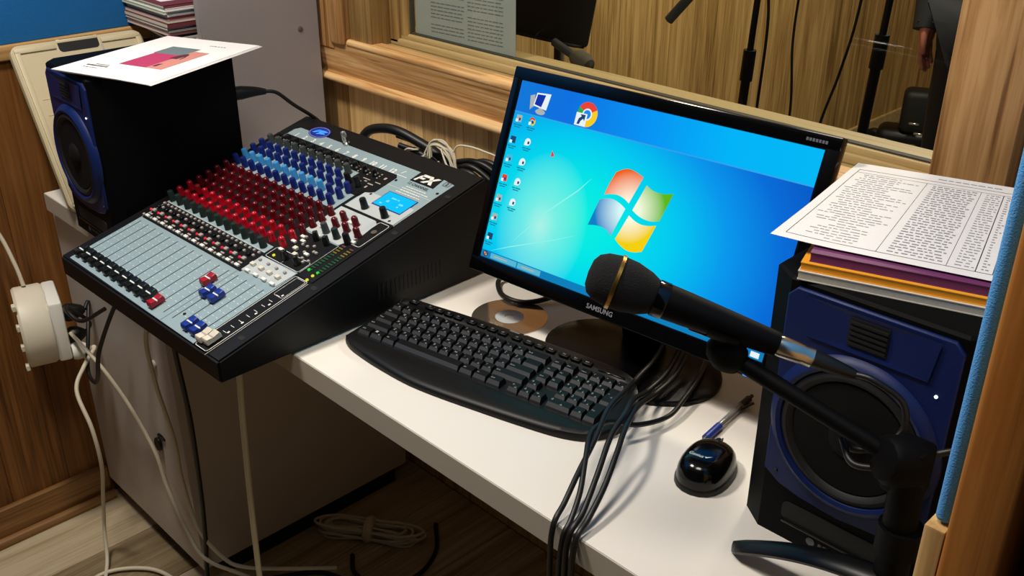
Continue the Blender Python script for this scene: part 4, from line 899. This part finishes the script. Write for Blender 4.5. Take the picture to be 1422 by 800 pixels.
for k in range(7): add('ridge', bbox(.025, .238, .03+k*.032, .033+k*.032, .0155, .0168, .0005, 1), 'beige', t, T_=BM)

# ------------------------------------------------------------------ microphone on its stand
A, Bm = Vector((-0.0328, -0.0068, 0.3297)), Vector((0.1404, 0.1013, 0.2677)); Lm = (Bm-A).length; AX = aim(A, Bm) @ Matrix.Diagonal((1, 1, Lm/.2145, 1))
mic = thing('microphone', 'black handheld microphone with gold ring clipped in front of monitor', 'microphone', A.lerp(Bm, .4))
add('grille', lathe([(.0, .0), (.012, .001), (.019, .005), (.0235, .013), (.0258, .026)], 32), 'foam', mic, T_=AX, ang=60)
add('grille_ring', lathe([(.0258, .0255), (.0272, .0262), (.0272, .0295), (.0258, .030)], 32), 'brass', mic, T_=AX, label='gold ring round the grille')
add('grille_rear', lathe([(.0258, .0295), (.0252, .042), (.0212, .058), (.0165, .068)], 32), 'foam', mic, T_=AX, ang=60)
add('collar', lathe([(.0165, .067), (.0180, .0675), (.0178, .078), (.0172, .079)], 32), 'blk_gloss', mic, T_=AX)
add('handle', lathe([(.0172, .078), (.0165, .10), (.0140, .150), (.0118, .1895), (.0110, .190)], 32), 'blk_dull', mic, T_=AX)
add('switch', bbox(-.004, .004, -.010, .010, -.002, .003, .001, 1), 'blk_gloss', mic, T_=AX @ T(0, .0, .118) @ RZ(R(180)) @ T(0, .0150, 0) @ RX(R(-90)))
cable = thing('microphone_cable', 'black cable looping from the microphone plug over right speaker', 'cable', (.2, .11, .2))
add('plug', lathe([(.0098, .1905), (.0104, .193), (.0104, .213), (.0098, .2145), (.0098, .224), (.0085, .2255)], 24), 'chrome', cable, T_=AX, label='silver microphone plug')
add('strain_relief', lathe([(.0088, .225), (.0080, .240), (.0055, .262), (.0035, .27)], 20), 'rubber', cable, T_=AX)
e = Vector(AX @ Vector((0, 0, .266)))
add('cord', tube([e, (.200, .128, .254), (.226, .138, .238), (.234, .133, .214), (.222, .118, .196), (.203, .106, .190), (.193, .100, .200)][:], .0033), 'rubber', cable)
add('cord', tube([(.193, .100, .200), (.215, .085, .19), (.245, .100, .196), (.27, .128, .208), (.298, .135, .225)], .0033), 'rubber', cable)
st = thing('microphone_stand', 'black desktop microphone stand with boom arm before right speaker', 'stand', (.258, .095, 0))
hub = Vector((.250, .098, .205))
clipc = AX @ Vector((0, 0, .140))
add('clip', xf(ringm(.0146, .0172, -.015, .015, 24, 185, 355), AX @ T(0, 0, .140)), 'blk_dull', st)
dn = Vector((.010, .004, -.030))
add('clip_stem', tube([clipc+Vector((0, 0, -.015)), clipc+Vector((.004, .0, -.024)), clipc+Vector((.012, .004, -.034))], .0095, 14), 'blk_dull', st)
add('clip_body', xf(lathe([(0, -.019), (.012, -.016), (.0185, -.006), (.0185, .006), (.012, .016), (0, .019)], 20), T(*(clipc+Vector((.002, .002, -.030)))) @ Matrix.Diagonal((1.15, .8, 1, 1))), 'blk_dull', st)
add('boom_arm', tube([clipc+Vector((.010, .004, -.034)), hub], .0085, 14, curve=False), 'blk_dull', st)
add('joint_knob', xf(lathe([(.018, -.020), (.0235, -.016), (.0235, .012), (.019, .018), (.008, .020)], 14), aim(hub, hub+Vector((-.5, -.8, .25)))), 'blk_dull', st)
add('joint_block', bbox(.236, .272, .092, .125, .17, .222, .006, 2), 'blk_dull', st)
add('pole', rod((.262, .106, .012), (.258, .104, .19), .0165, .0155, 20), 'blk_dull', st); add('pole_collar', rod((.261, .1055, .105), (.2605, .1055, .135), .0205), 'blk_dull', st)
def legm(tip, hubp, w0, w1, th_):
    n = 18; V, F = [], []; p, q = Vector(tip), Vector(hubp); L_ = (q-p).length
    sd = (q-p).cross(Vector((0, 0, 1))).normalized()
    for i in range(n+1):
        s = i/n; c_ = p.lerp(q, s)+Vector((0, 0, .010*math.sin(math.pi*s))); hw = w0+(w1-w0)*s
        if s < .08: hw *= math.sqrt(max(.05, 1-(1-s/.08)**2))
        for k in range(10): a = 2*math.pi*k/10; V.append(tuple(c_+sd*hw*math.cos(a)+Vector((0, 0, th_*math.sin(a)))))
    for i in range(n):
        for k in range(10): j = (k+1) % 10; F.append((i*10+k, i*10+j, (i+1)*10+j, (i+1)*10+k))
    F.append(tuple(range(10))); F.append(tuple(n*10+k for k in range(10))); return V, F
add('leg', legm((.094, .102, .0085), (.262, .098, .074), .0115, .0165, .008), 'blk', st, label='flat front leg with rounded tip')
add('leg', legm((.335, -.03, .0085), (.264, .098, .062), .0115, .0165, .008), 'blk_dull', st)
add('leg', legm((.322, .148, .0085), (.262, .108, .062), .0115, .0165, .008), 'blk_dull', st)

# ------------------------------------------------------------------ cables on and over the desk
def cable_thing(name, label, pts, r, m='rubber', group=None, cat='cable', loc=None):
    return solo(name, tube(pts, r, 10), m, label, cat, loc or pts[len(pts)//2], group)
YB = .36
solo('cable', tube([(-.205, .385, .06), (-.190, .325, .032), (-.180, .280, .028), (-.157, .222, .040), (-.139, .166, .046), (-.112, .110, .040), (-.092, .060, .030), (-.077, .020, .016), (-.070, -.006, .0), (-.068, -.012, -.06), (-.066, -.012, -.25), (-.06, .05, -.5), (-.05, .2, -.78)], .0034), 'rubber', 'leftmost black cable of those hanging over the desk edge', 'cable', (-.139, .166, .046), 'cables over the desk front')
solo('cable', tube([(-.178, .385, .06), (-.160, .318, .030), (-.150, .262, .026), (-.128, .20, .048), (-.106, .158, .058), (-.092, .115, .052), (-.070, .068, .036), (-.051, .022, .016), (-.046, -.006, .0), (-.045, -.013, -.06), (-.044, -.012, -.25), (-.03, .05, -.5), (-.0, .2, -.78)], .0036), 'rubber', 'thick black cable second from left hanging over desk edge', 'cable', (-.106, .158, .058), 'cables over the desk front')
solo('cable', tube([(-.168, .392, .06), (-.148, .322, .030), (-.139, .266, .026), (-.116, .195, .046), (-.090, .140, .054), (-.070, .100, .046), (-.052, .058, .030), (-.040, .018, .014), (-.036, -.006, .0), (-.035, -.013, -.06), (-.034, -.012, -.25), (-.01, .06, -.5), (.03, .2, -.78)], .0036), 'rubber', 'black cable third from left hanging over desk edge', 'cable', (-.09, .14, .054), 'cables over the desk front')
solo('cable', tube([(-.165, .43, .03), (-.128, .345, .022), (-.112, .29, .018), (-.104, .245, .014), (-.114, .195, .020), (-.130, .160, .034), (-.124, .118, .042), (-.098, .078, .036), (-.072, .040, .022), (-.058, .010, .008), (-.055, -.007, -.01), (-.054, -.013, -.08), (-.053, -.012, -.25), (-.04, .05, -.5), (-.02, .22, -.78)], .0034), 'rubber', 'black cable crossing the others after rounding the monitor base', 'cable', (-.13, .16, .034), 'cables over the desk front')
solo('cable', tube([(-.42, .47, .10), (-.50, .43, .045), (-.555, .385, .012), (-.530, .352, .005), (-.492, .343, .005), (-.462, .362, .006), (-.43, .41, .02), (-.38, .45, .06)], .0042), 'rubber', 'black cable loop under the left corner of the monitor', 'cable', (-.492, .343, .004))
t = thing('cable', 'black power cable leaving the back of the left speaker', 'cable', (-1.09, .3, .23))
add('plug', tube([(-1.112, .236, .238), (-1.108, .252, .238), (-1.100, .275, .2375), (-1.094, .294, .235)], .01, 12, 4, radii=[.0125]*5+[.0125-.0009*k for k in range(1, 9)]), 'rubber', t)
add('cord', tube([(-1.096, .288, .236), (-1.088, .312, .231), (-1.08, .34, .205), (-1.07, .40, .15), (-1.06, .45, .05), (-1.05, .50, .005)], .0036), 'rubber', t)
# cluster behind the mixer
solo('multicore_cable', tube([(-1.05, .47, .01), (-1.045, .465, .10), (-1.02, .462, .135), (-.985, .462, .152), (-.935, .465, .160), (-.89, .475, .150), (-.83, .49, .125), (-.80, .49, .09), (-.78, .49, .02)], .0095, 12), 'rubber', 'thick black multicore cable arching up behind the mixing desk', 'cable', (-.985, .462, .15))
for k, (dx, dy, dz, lb) in enumerate([(0, 0, 0, 'upper strand'), (.02, -.012, -.012, 'middle strand'), (.035, .01, -.022, 'lower strand'), (-.03, -.02, -.028, 'strand nearest the mixing desk'), (.0, .03, -.015, 'strand nearest the wall')]):
    solo('cable', tube([(-.93+dx, .468+dy, .150+dz), (-.88+dx, .48+dy, .142+dz), (-.82+dx, .49+dy, .120+dz), (-.75, .50+dy, .135+dz*.5), (-.70, .51+dy, .12+dz), (-.64, .52+dy, .07+dz), (-.60-.02*k, .53, .012)], .0055), 'rubber', 'black cable behind the mixing desk, %s of the bundle' % lb, 'cable', (-.82+dx, .49+dy, .12+dz), 'black cables behind the mixer')
bun = []
for k in range(8):                                        # gathered hank of earphone cord lying over the black cables
    o_ = Vector((.004*(k % 4), .003*(k//4), .002*k)); j_ = lambda: Vector((random.uniform(-.006, .006), random.uniform(-.003, .003), random.uniform(-.005, .005)))
    bun.append(tube([Vector((-.838, .462, .128))+o_+j_(), Vector((-.832, .466, .152))+o_*.6+j_(), Vector((-.805, .468, .156))+o_*.6+j_(), Vector((-.782, .466, .135))+o_+j_(), Vector((-.772, .462, .108))+o_+j_()], .0017, 8))
for a_, b_ in [((-.905, .455, .112), (-.862, .462, .140)), ((-.880, .452, .104), (-.842, .46, .132)), ((-.858, .452, .100), (-.838, .46, .138)), ((-.842, .45, .100), (-.850, .458, .128)), ((-.90, .455, .125), (-.872, .46, .138)), ((-.815, .45, .102), (-.80, .46, .132))]:
    m_ = (Vector(a_)+Vector(b_))/2+Vector((random.uniform(-.006, .006), -.003, .006)); bun.append(tube([a_, m_, b_], .0018, 8))
t = thing('earphones', 'tangled white earphones lying on cables behind the mixing desk', 'earphones', (-.77, .465, .11))
add('cord_tangle', join(*bun), 'ivory_cable', t, kind='stuff'); add('cord', tube([(-.775, .47, .150), (-.765, .475, .1665), (-.742, .485, .168), (-.715, .495, .163), (-.685, .505, .155), (-.64, .52, .13), (-.61, .53, .05)], .0017, 8), 'ivory_cable', t)
add('cord', tube([(-.80, .465, .155), (-.775, .455, .135), (-.745, .448, .118), (-.712, .435, .116), (-.690, .425, .112)], .0017, 8), 'ivory_cable', t); add('earpiece', xf(lathe([(.0, -.014), (.004, -.012), (.005, 0), (.0075, .006), (.006, .012), (0, .014)], 14), aim((-.775, .447, .126), (-.79, .43, .115))), 'white', t)
solo('cable_plug', join(rod((-.672, .400, .118), (-.640, .428, .126), .0105), rod((-.640, .428, .126), (-.618, .447, .131), .0085, .005)), 'chrome', 'silver cable plug in the back right corner of mixing desk', 'plug', (-.65, .42, .12))

# ------------------------------------------------------------------ wall socket block and its leads
SX, SZ = -1.452, -.252
SB = T(SX, -.09, SZ) @ RZ(R(-15)) @ T(0, .09, 0)
t = thing('socket_block', 'round white multi outlet socket block hanging by the left wall', 'socket', (SX, -.09, SZ-.09))
add('case', xf(lathe([(.080, -.118), (.084, -.113), (.084, -.066), (.080, -.060)], 44), SB @ RX(R(-90)) ), 'ivory', t)
add('outlet_plate', bbox(-.062, .062, -.061, -.034, -.066, .066, .006, 2), 'white', t, T_=SB)
for k in range(4): add('mounting_lug', bbox(.045, .060, -.124, -.116, -.07+k*.045, -.058+k*.045, .001, 1), 'ivory', t, T_=SB)
def plug(lb, x, z_, m, L_=.042):
    w_ = SB @ Vector((x-SX, -.0335, z_-SZ)); p = thing('power_plug', lb, 'plug', w_)
    add('plug_body', xf(lathe([(.016, 0), (.019, .008), (.018, .020), (.011, L_-.006), (.006, L_)], 20), SB @ T(x-SX, -.0335, z_-SZ) @ RX(R(-90))), m, p); return p, SB @ Vector((x-SX, -.0335+L_, z_-SZ))
p, e1 = plug('upper black plug in the white socket block', -1.435, -.232, 'blk'); add('cord', tube([e1, (-1.42, .014, -.225), (-1.385, -.01, -.27), (-1.345, -.04, -.335), (-1.29, -.05, -.335), (-1.235, -.06, -.29), (-1.20, -.06, -.22), (-1.16, -.03, -.12), (-1.12, .0, -.052)], .0042), 'rubber', p)
p, e2 = plug('lower black plug in the white socket block', -1.435, -.285, 'blk', .036); add('cord', tube([e2, (-1.42, .008, -.27), (-1.385, -.03, -.215), (-1.36, -.05, -.19), (-1.33, -.06, -.185), (-1.29, -.05, -.195), (-1.24, -.02, -.16)], .0042), 'rubber', p)
p, e3 = plug('pale plug low in the white socket block', -1.400, -.305, 'white', .036); add('cord', tube([e3, (-1.37, -.01, -.305), (-1.335, -.05, -.318), (-1.300, -.085, -.345), (-1.250, -.088, -.41), (-1.250, -.085, -.50), (-1.295, -.08, -.60), (-1.318, -.08, -.665), (-1.325, -.085, -.72), (-1.30, -.10, -.772), (-1.25, -.13, -.784)], .0042), 'ivory_cable', p, label='cream cord dropping to floor')
solo('extension_lead', tube([(-1.462, -.090, -.165), (-1.475, -.093, -.12), (-1.50, -.105, -.05), (-1.53, -.15, .06)], .0042), 'ivory_cable', 'cream supply cord rising from the socket block at left', 'cord', (-1.51, -.09, -.07))
solo('extension_lead', tube([(-1.385, -.045, -.262), (-1.33, -.045, -.270), (-1.275, -.03, -.315), (-1.235, -.01, -.39), (-1.19, .004, -.48), (-1.165, .006, -.56), (-1.105, .005, -.63), (-1.03, .005, -.665), (-.95, .06, -.70), (-.90, .12, -.78)], .0040), 'ivory_cable', 'cream cord crossing the cabinet door behind the key', 'cord', (-1.19, 0, -.48), 'cream cords in front of the cabinet')
solo('extension_lead', tube([(-1.0, .01, -.05), (-1.035, -.03, -.12), (-1.065, -.02, -.24), (-1.085, .005, -.40), (-1.088, .008, -.50), (-1.05, .008, -.60), (-1.0, .03, -.66), (-.955, .05, -.665), (-.90, .10, -.665), (-.86, .2, -.70)], .0040), 'ivory_cable', 'cream cord hanging from the mixing desk past the key', 'cord', (-1.07, 0, -.4), 'cream cords in front of the cabinet')
solo('extension_lead', tube([(-.93, -.02, -.04), (-.955, -.02, -.12), (-.985, 0, -.30), (-1.02, .012, -.50), (-1.035, .012, -.62), (-1.03, .0, -.72), (-.98, -.02, -.78)], .0046), 'rubber', 'black cord hanging straight down at the cabinet corner', 'cord', (-1.0, 0, -.4))
t = thing('twin_cable', 'pair of cream cables hanging straight down under the mixing desk', 'cable', (-.775, -.010, -.4))
for k in (0, 1): add('cord', tube([(-.750+k*.0062, .008, -.046), (-.752+k*.0062, -.006, -.060), (-.757+k*.0062, -.010, -.12), (-.772+k*.0062, -.010, -.29), (-.781+k*.0062, -.010, -.46), (-.784+k*.0060, -.010, -.60), (-.786+k*.010, -.010, -.73), (-.782+k*.03, -.012+k*.02, -.783), (-.74+k*.06, -.03+k*.05, -.785)], .0038), 'cream', t)
solo('extension_lead', tube([(-1.17, -.32, -.785), (-1.25, -.21, -.784), (-1.275, -.12, -.782), (-1.22, -.045, -.781), (-1.14, -.02, -.782), (-1.06, -.03, -.784), (-.98, -.03, -.785)], .0045), 'ivory_cable', 'cream cord lying in a bend on the oak floor', 'cord', (-1.2, -.05, -.78))
# bundled cord on the floor under the desk
cl = []
for k in range(10):
    a = random.uniform(.8, 1.2); th_ = R(35); c0 = Vector((-.978+random.uniform(-.01, .01), .37+random.uniform(-.01, .01), ZF+.006+.003*k))
    q = [c0+Vector((.11*a*math.cos(s)*math.cos(th_)-.035*a*math.sin(s)*(.35+.65*abs(math.cos(s)))*math.sin(th_), .11*a*math.cos(s)*math.sin(th_)+.035*a*math.sin(s)*(.35+.65*abs(math.cos(s)))*math.cos(th_), .004*math.sin(3*s+k))) for s in [2*math.pi*i/14 for i in range(15)]]
    cl.append(tube(q, .0032, 8, 4))
t = thing('cord_bundle', 'cream cord tied in a bundle on floor under the desk', 'cord', (-1.0, .37, ZF))
add('loops', join(*cl), 'ivory_cable', t, kind='stuff'); add('tie_wrap', xf(tube([(.0, .022*math.cos(s), .02+.018*math.sin(s)) for s in [2*math.pi*i/12 for i in range(13)]], .012, 8, 2), T(-.978, .37, ZF) @ RZ(R(35))), 'ivory_cable', t)
solo('floor_cable', tube([(-.90, .50, ZF+.006), (-.83, .44, ZF+.006), (-.80, .36, ZF+.006), (-.83, .28, ZF+.006), (-.90, .27, ZF+.006), (-.95, .30, ZF+.006)], .005), 'rubber', 'black cable curled on the floor beyond the cord bundle', 'cable', (-.83, .36, ZF))
solo('floor_cable', tube([(-1.02, .12, ZF+.006), (-.95, .22, ZF+.006), (-.85, .24, ZF+.006), (-.78, .18, ZF+.006), (-.74, .08, ZF+.006)], .005), 'rubber', 'black cable bowed on the floor nearest the desk front', 'cable', (-.85, .23, ZF))

# ------------------------------------------------------------------ things beyond the window
yg = YW+.0455
t = thing('notice_sheet', 'sheet of two column print stuck behind the window glass', 'paper', (-.96, yg, .29))
add('sheet', box(-1.104, -.812, yg, yg+.0006, .262+.024, .62), 'paper_grey', t, sm=False)
pr = []
for k in range(38):
    zt = .296+k*.0072
    for a, b in ((-1.055, -.955), (-.945, -.845)):
        if random.random() < .09: continue
        x = a
        while x < b-.004:
            w_ = min(random.uniform(.006, .02), b-x); pr.append([(x, yg-.0003, zt+.05*(x-a)*.5), (x+w_, yg-.0003, zt+.05*(x+w_-a)*.5), (x+w_, yg-.0003, zt+.0022+.05*(x+w_-a)*.5), (x, yg-.0003, zt+.0022+.05*(x-a)*.5)]); x += w_+.0022
add('printed_text', flat(pr), 'ink_faint', t, sm=False, kind='stuff')
t = thing('music_stand', 'black music stand behind the window glass next to notice sheet', 'music stand', (-1.30, 1.36, ZF))
md = T(-1.42, 1.31, .135) @ RX(R(-14))
add('desk_plate', prism(rrect(-.23, .22, 0, .33, .012), -.002, .002), 'blk_matte', t, T_=md @ RX(R(90))); add('ledge', bbox(-.22, .21, -.045, .002, -.004, .003, .002), 'blk_matte', t, T_=md)
add('tube_post', tube([(-1.345, 1.36, ZF+.05), (-1.345, 1.36, .16)], .014, 14, curve=False), 'foam_grey', t)
for k in range(3): a = R(90+120*k); add('leg', tube([(-1.345, 1.36, ZF+.22), (-1.345+.25*math.cos(a), 1.36+.25*math.sin(a), ZF+.008)], .006, 10, curve=False), 'blk', t)
def micstand(label, x, y, tilt, top, thick, grp=None):
    t = thing('floor_microphone_stand', label, 'mic stand', (x, y, ZF), grp)
    f_ = lambda z_: (x+tilt*(z_), y, z_)
    add('lower_tube', tube([f_(ZF+.06), f_(thick)], .0125, 14, curve=False), 'blk', t); add('clutch', tube([f_(thick-.03), f_(thick+.05)], .017, 14, curve=False), 'blk', t); add('upper_tube', tube([f_(thick), f_(top)], .0085, 14, curve=False), 'blk', t)
    add('base', lathe([(.13, 0), (.13, .012), (.10, .022), (.02, .03), (.016, .06)], 32), 'blk', t, T_=T(f_(ZF)[0], y, ZF)); return t
micstand('thin black microphone stand left of the other, in the studio', -.90, 1.6, .045, .9, .085, 'microphone stands in the studio')
micstand('thin black microphone stand right of the other, in the studio', -.555, 1.6, .045, .9, .18, 'microphone stands in the studio')
t = thing('studio_microphone', 'foam covered microphone lying by the music stand in studio', 'microphone', (-1.22, 1.24, .11))
a_, b_ = Vector((-1.26, 1.25, .150)), Vector((-1.150, 1.235, .122)); d_ = (b_-a_).normalized()
add('foam_cover', lathe([(.0, -.035), (.018, -.030), (.026, -.012), (.025, .012), (.016, .032), (.010, .036)], 20), 'foam_grey', t, T_=aim(b_, a_)); add('handle', rod(a_, b_, .011, .011), 'k_grey', t)
solo('boom_tube', rod((-1.16, 1.6, .172), (-1.02, 1.62, .34), .0135), 'k_grey', 'dark boom tube end slanting in from the top of window', 'boom', (-1.1, 1.6, .25))
solo('studio_cable', tube([(-.885, 1.64, .9), (-.892, 1.64, .4), (-.875, 1.64, .19), (-.880, 1.64, -.05), (-.885, 1.64, -.4), (-.88, 1.66, ZF+.01)], .004), 'rubber', 'black cable hanging beside the left studio microphone stand', 'cable', (-.88, 1.64, 0), 'studio cables')
solo('studio_cable', tube([(-.985, 2.0, .9), (-1.0, 2.0, .3), (-1.005, 2.0, .08), (-.985, 2.0, -.12), (-.99, 2.0, -.4), (-.98, 2.0, ZF+.01)], .004), 'rubber', 'thin black cable hanging between the two studio stands, left one', 'cable', (-1.0, 2.0, 0), 'studio cables')
solo('studio_cable', tube([(-.735, 1.9, .8), (-.760, 1.9, .26), (-.79, 1.9, .05), (-.83, 1.9, -.12), (-.87, 1.9, -.4), (-.9, 1.9, ZF+.01)], .004), 'rubber', 'thin black cable slanting down next to right studio stand', 'cable', (-.8, 1.9, 0), 'studio cables')
t = thing('equipment_case', 'dark rounded case with shiny fittings on the grey studio floor', 'case', (-1.42, 3.85, ZF))
add('case_body', xf(bbox(-.062, .062, -.06, .06, .14, .335, .03, 4), T(-1.335, 3.72, ZF) @ RZ(R(25))), 'blk_matte', t); add('lower_body', xf(bbox(-.13, .13, -.08, .08, 0, .15, .04, 3), T(-1.37, 3.74, ZF) @ RZ(R(20))), 'blk', t)
for dx, dz in [(.03, .20), (.06, .16), (.03, .10), (-.10, .10)]: add('buckle', xf(bbox(-.022, .022, -.012, .004, -.005, .005, .002, 1), T(-1.33+dx, 3.64, ZF+dz) @ RZ(R(20))), 'chrome', t)
add('side_wheel', xf(lathe([(.05, -.02), (.06, -.01), (.06, .01), (.05, .02)], 20), T(-1.50, 3.70, ZF+.06) @ RX(R(90))), 'blk', t)

# person standing in the studio, mostly behind the right trim
PX, PY = -.52, 2.42
per = thing('person', 'person in dark jacket and trousers, hand at the hip, behind window', 'person', (PX, PY, ZF))
def skinmesh(name, pts, edges, radii, m, parent, root=0, lv=2):
    me = bpy.data.meshes.new(name); L0 = WL[parent.name]; me.from_pydata([tuple(Vector(p)-L0) for p in pts], edges, []); me.update()
    o = bpy.data.objects.new(name, me); C.objects.link(o)
    sk_ = o.modifiers.new('skin', 'SKIN'); sk_.use_smooth_shade = True; sb = o.modifiers.new('sub', 'SUBSURF'); sb.levels = lv; sb.render_levels = lv
    for i, r_ in enumerate(radii):
        d = me.skin_vertices[0].data[i]; d.radius = r_ if isinstance(r_, tuple) else (r_, r_); d.use_root = i == root
    dg = bpy.context.evaluated_depsgraph_get(); dg.update(); nm = bpy.data.meshes.new_from_object(o.evaluated_get(dg)); o.modifiers.clear(); o.data = nm; nm.materials.clear(); nm.materials.append(M[m])
    o.parent = parent; WL[o.name] = L0; return o
def pp(x, y, z_): return (PX+x, PY+y, ZF+z_)
J = [pp(0, 0, .95), pp(0, 0, 1.12), pp(0, .01, 1.32), pp(0, 0, 1.45), pp(0, -.01, 1.54), pp(0, -.02, 1.64), pp(0, -.02, 1.72),
     pp(-.10, 0, .90), pp(-.11, -.01, .50), pp(-.11, .02, .09), pp(-.11, -.12, .04), pp(.10, 0, .90), pp(.11, -.01, .50), pp(.12, .02, .09), pp(.12, -.12, .04),
     pp(-.18, 0, 1.40), pp(-.275, .02, 1.13), pp(-.245, -.06, .92), pp(.18, 0, 1.40), pp(.25, .02, 1.13), pp(.24, -.08, .90)]
E_ = [(0, 1), (1, 2), (2, 3), (3, 4), (4, 5), (5, 6), (0, 7), (7, 8), (8, 9), (9, 10), (0, 11), (11, 12), (12, 13), (13, 14), (3, 15), (15, 16), (16, 17), (3, 18), (18, 19), (19, 20)]
Rr = [(.15, .11), (.14, .10), (.16, .11), (.10, .08), .055, (.078, .095), (.06, .075), .085, .06, .045, .035, .085, .06, .045, .035, .06, .043, .03, .06, .043, .03]
NB = 15                                                   # torso, head and legs; the sleeves carry the arms
skinmesh('body', J[:NB], [e_ for e_ in E_ if max(e_) < NB], Rr[:NB], 'skin', per)
skinmesh('jacket', [pp(0, 0, .84), J[1], J[2], J[3]], [(0, 1), (1, 2), (2, 3)], [(.23, .18), (.20, .155), (.205, .14), (.13, .11)], 'jacket', per)
for sh_, el_, wr_ in ((15, 16, 17), (18, 19, 20)):
    a_, b_, c_ = Vector(J[sh_]), Vector(J[el_]), Vector(J[wr_])+Vector((0, -.004, -.035)); q_ = smooth([a_.lerp(Vector(J[3]), .5), a_, a_.lerp(b_, .5), b_, b_.lerp(c_, .6), c_], 6)
    add('sleeve', tube(q_, .05, 14, radii=[.080-.036*k/(len(q_)-1) for k in range(len(q_))], curve=False), 'jacket', per)
skinmesh('trousers', [J[0], J[7], J[8], tuple(Vector(J[9])+Vector((0, 0, .0))), J[11], J[12], J[13]], [(0, 1), (1, 2), (2, 3), (0, 4), (4, 5), (5, 6)], [(.19, .14), .15, .11, .09, .15, .11, .09], 'trouser', per)
add('shoe', xf(bbox(-.045, .045, -.20, .07, 0, .075, .03, 3), T(*pp(-.11, 0, 0))), 'blk', per); add('shoe', xf(bbox(-.045, .045, -.20, .07, 0, .075, .03, 3), T(*pp(.12, 0, 0))), 'blk', per)
add('hair', xf(lathe([(.02, .125), (.06, .115), (.092, .07), (.10, .02), (.095, -.03)], 24), T(*pp(0, .005, 1.655))), 'hair', per)
for s in (-1, 1):
    wr = Vector(J[17] if s < 0 else J[20]); dirv = Vector((s*-.02 if s < 0 else 0, -.02, -1)).normalized()
    pts = [wr, wr+Vector((0, -.005, -.05))]; ed = [(0, 1)]; rd = [.026, (.018, .036)]
    for k, (oy, ln_) in enumerate([(-.030, .068), (-.010, .078), (.010, .072), (.029, .058)]):
        b = len(pts); pts += [wr+Vector((0, oy, -.085)), wr+Vector((.004*-s, oy*1.05, -.085-ln_*.5)), wr+Vector((.018*-s, oy*1.0, -.085-ln_*.95))]; ed += [(1, b), (b, b+1), (b+1, b+2)]; rd += [.0095, .0085, .007]
    b = len(pts); pts += [wr+Vector((.006*-s, -.038, -.045)), wr+Vector((.016*-s, -.052, -.075)), wr+Vector((.02*-s, -.052, -.10))]; ed += [(0, b), (b, b+1), (b+1, b+2)]; rd += [.012, .0095, .008]
    skinmesh('hand', pts, ed, rd, 'skin', per, lv=1)
for s in (-1, 1):
    add('eye', lathe([(0, -.012), (.010, -.006), (.012, 0), (.010, .006), (0, .012)], 12), 'white', per, T_=T(*pp(s*.032, -.098, 1.665)))
    add('ear', xf(lathe([(.0, -.006), (.022, -.004), (.026, .002), (0, .006)], 14), T(*pp(s*.082, 0, 1.65)) @ RY(R(90))), 'skin', per)
add('nose', lathe([(.014, -.022), (.010, 0), (.004, .022)], 10), 'skin', per, T_=T(*pp(0, -.112, 1.635))); add('mouth', bbox(-.022, .022, -.008, .004, -.005, .005, .003, 2), 'rose', per, T_=T(*pp(0, -.098, 1.592)))
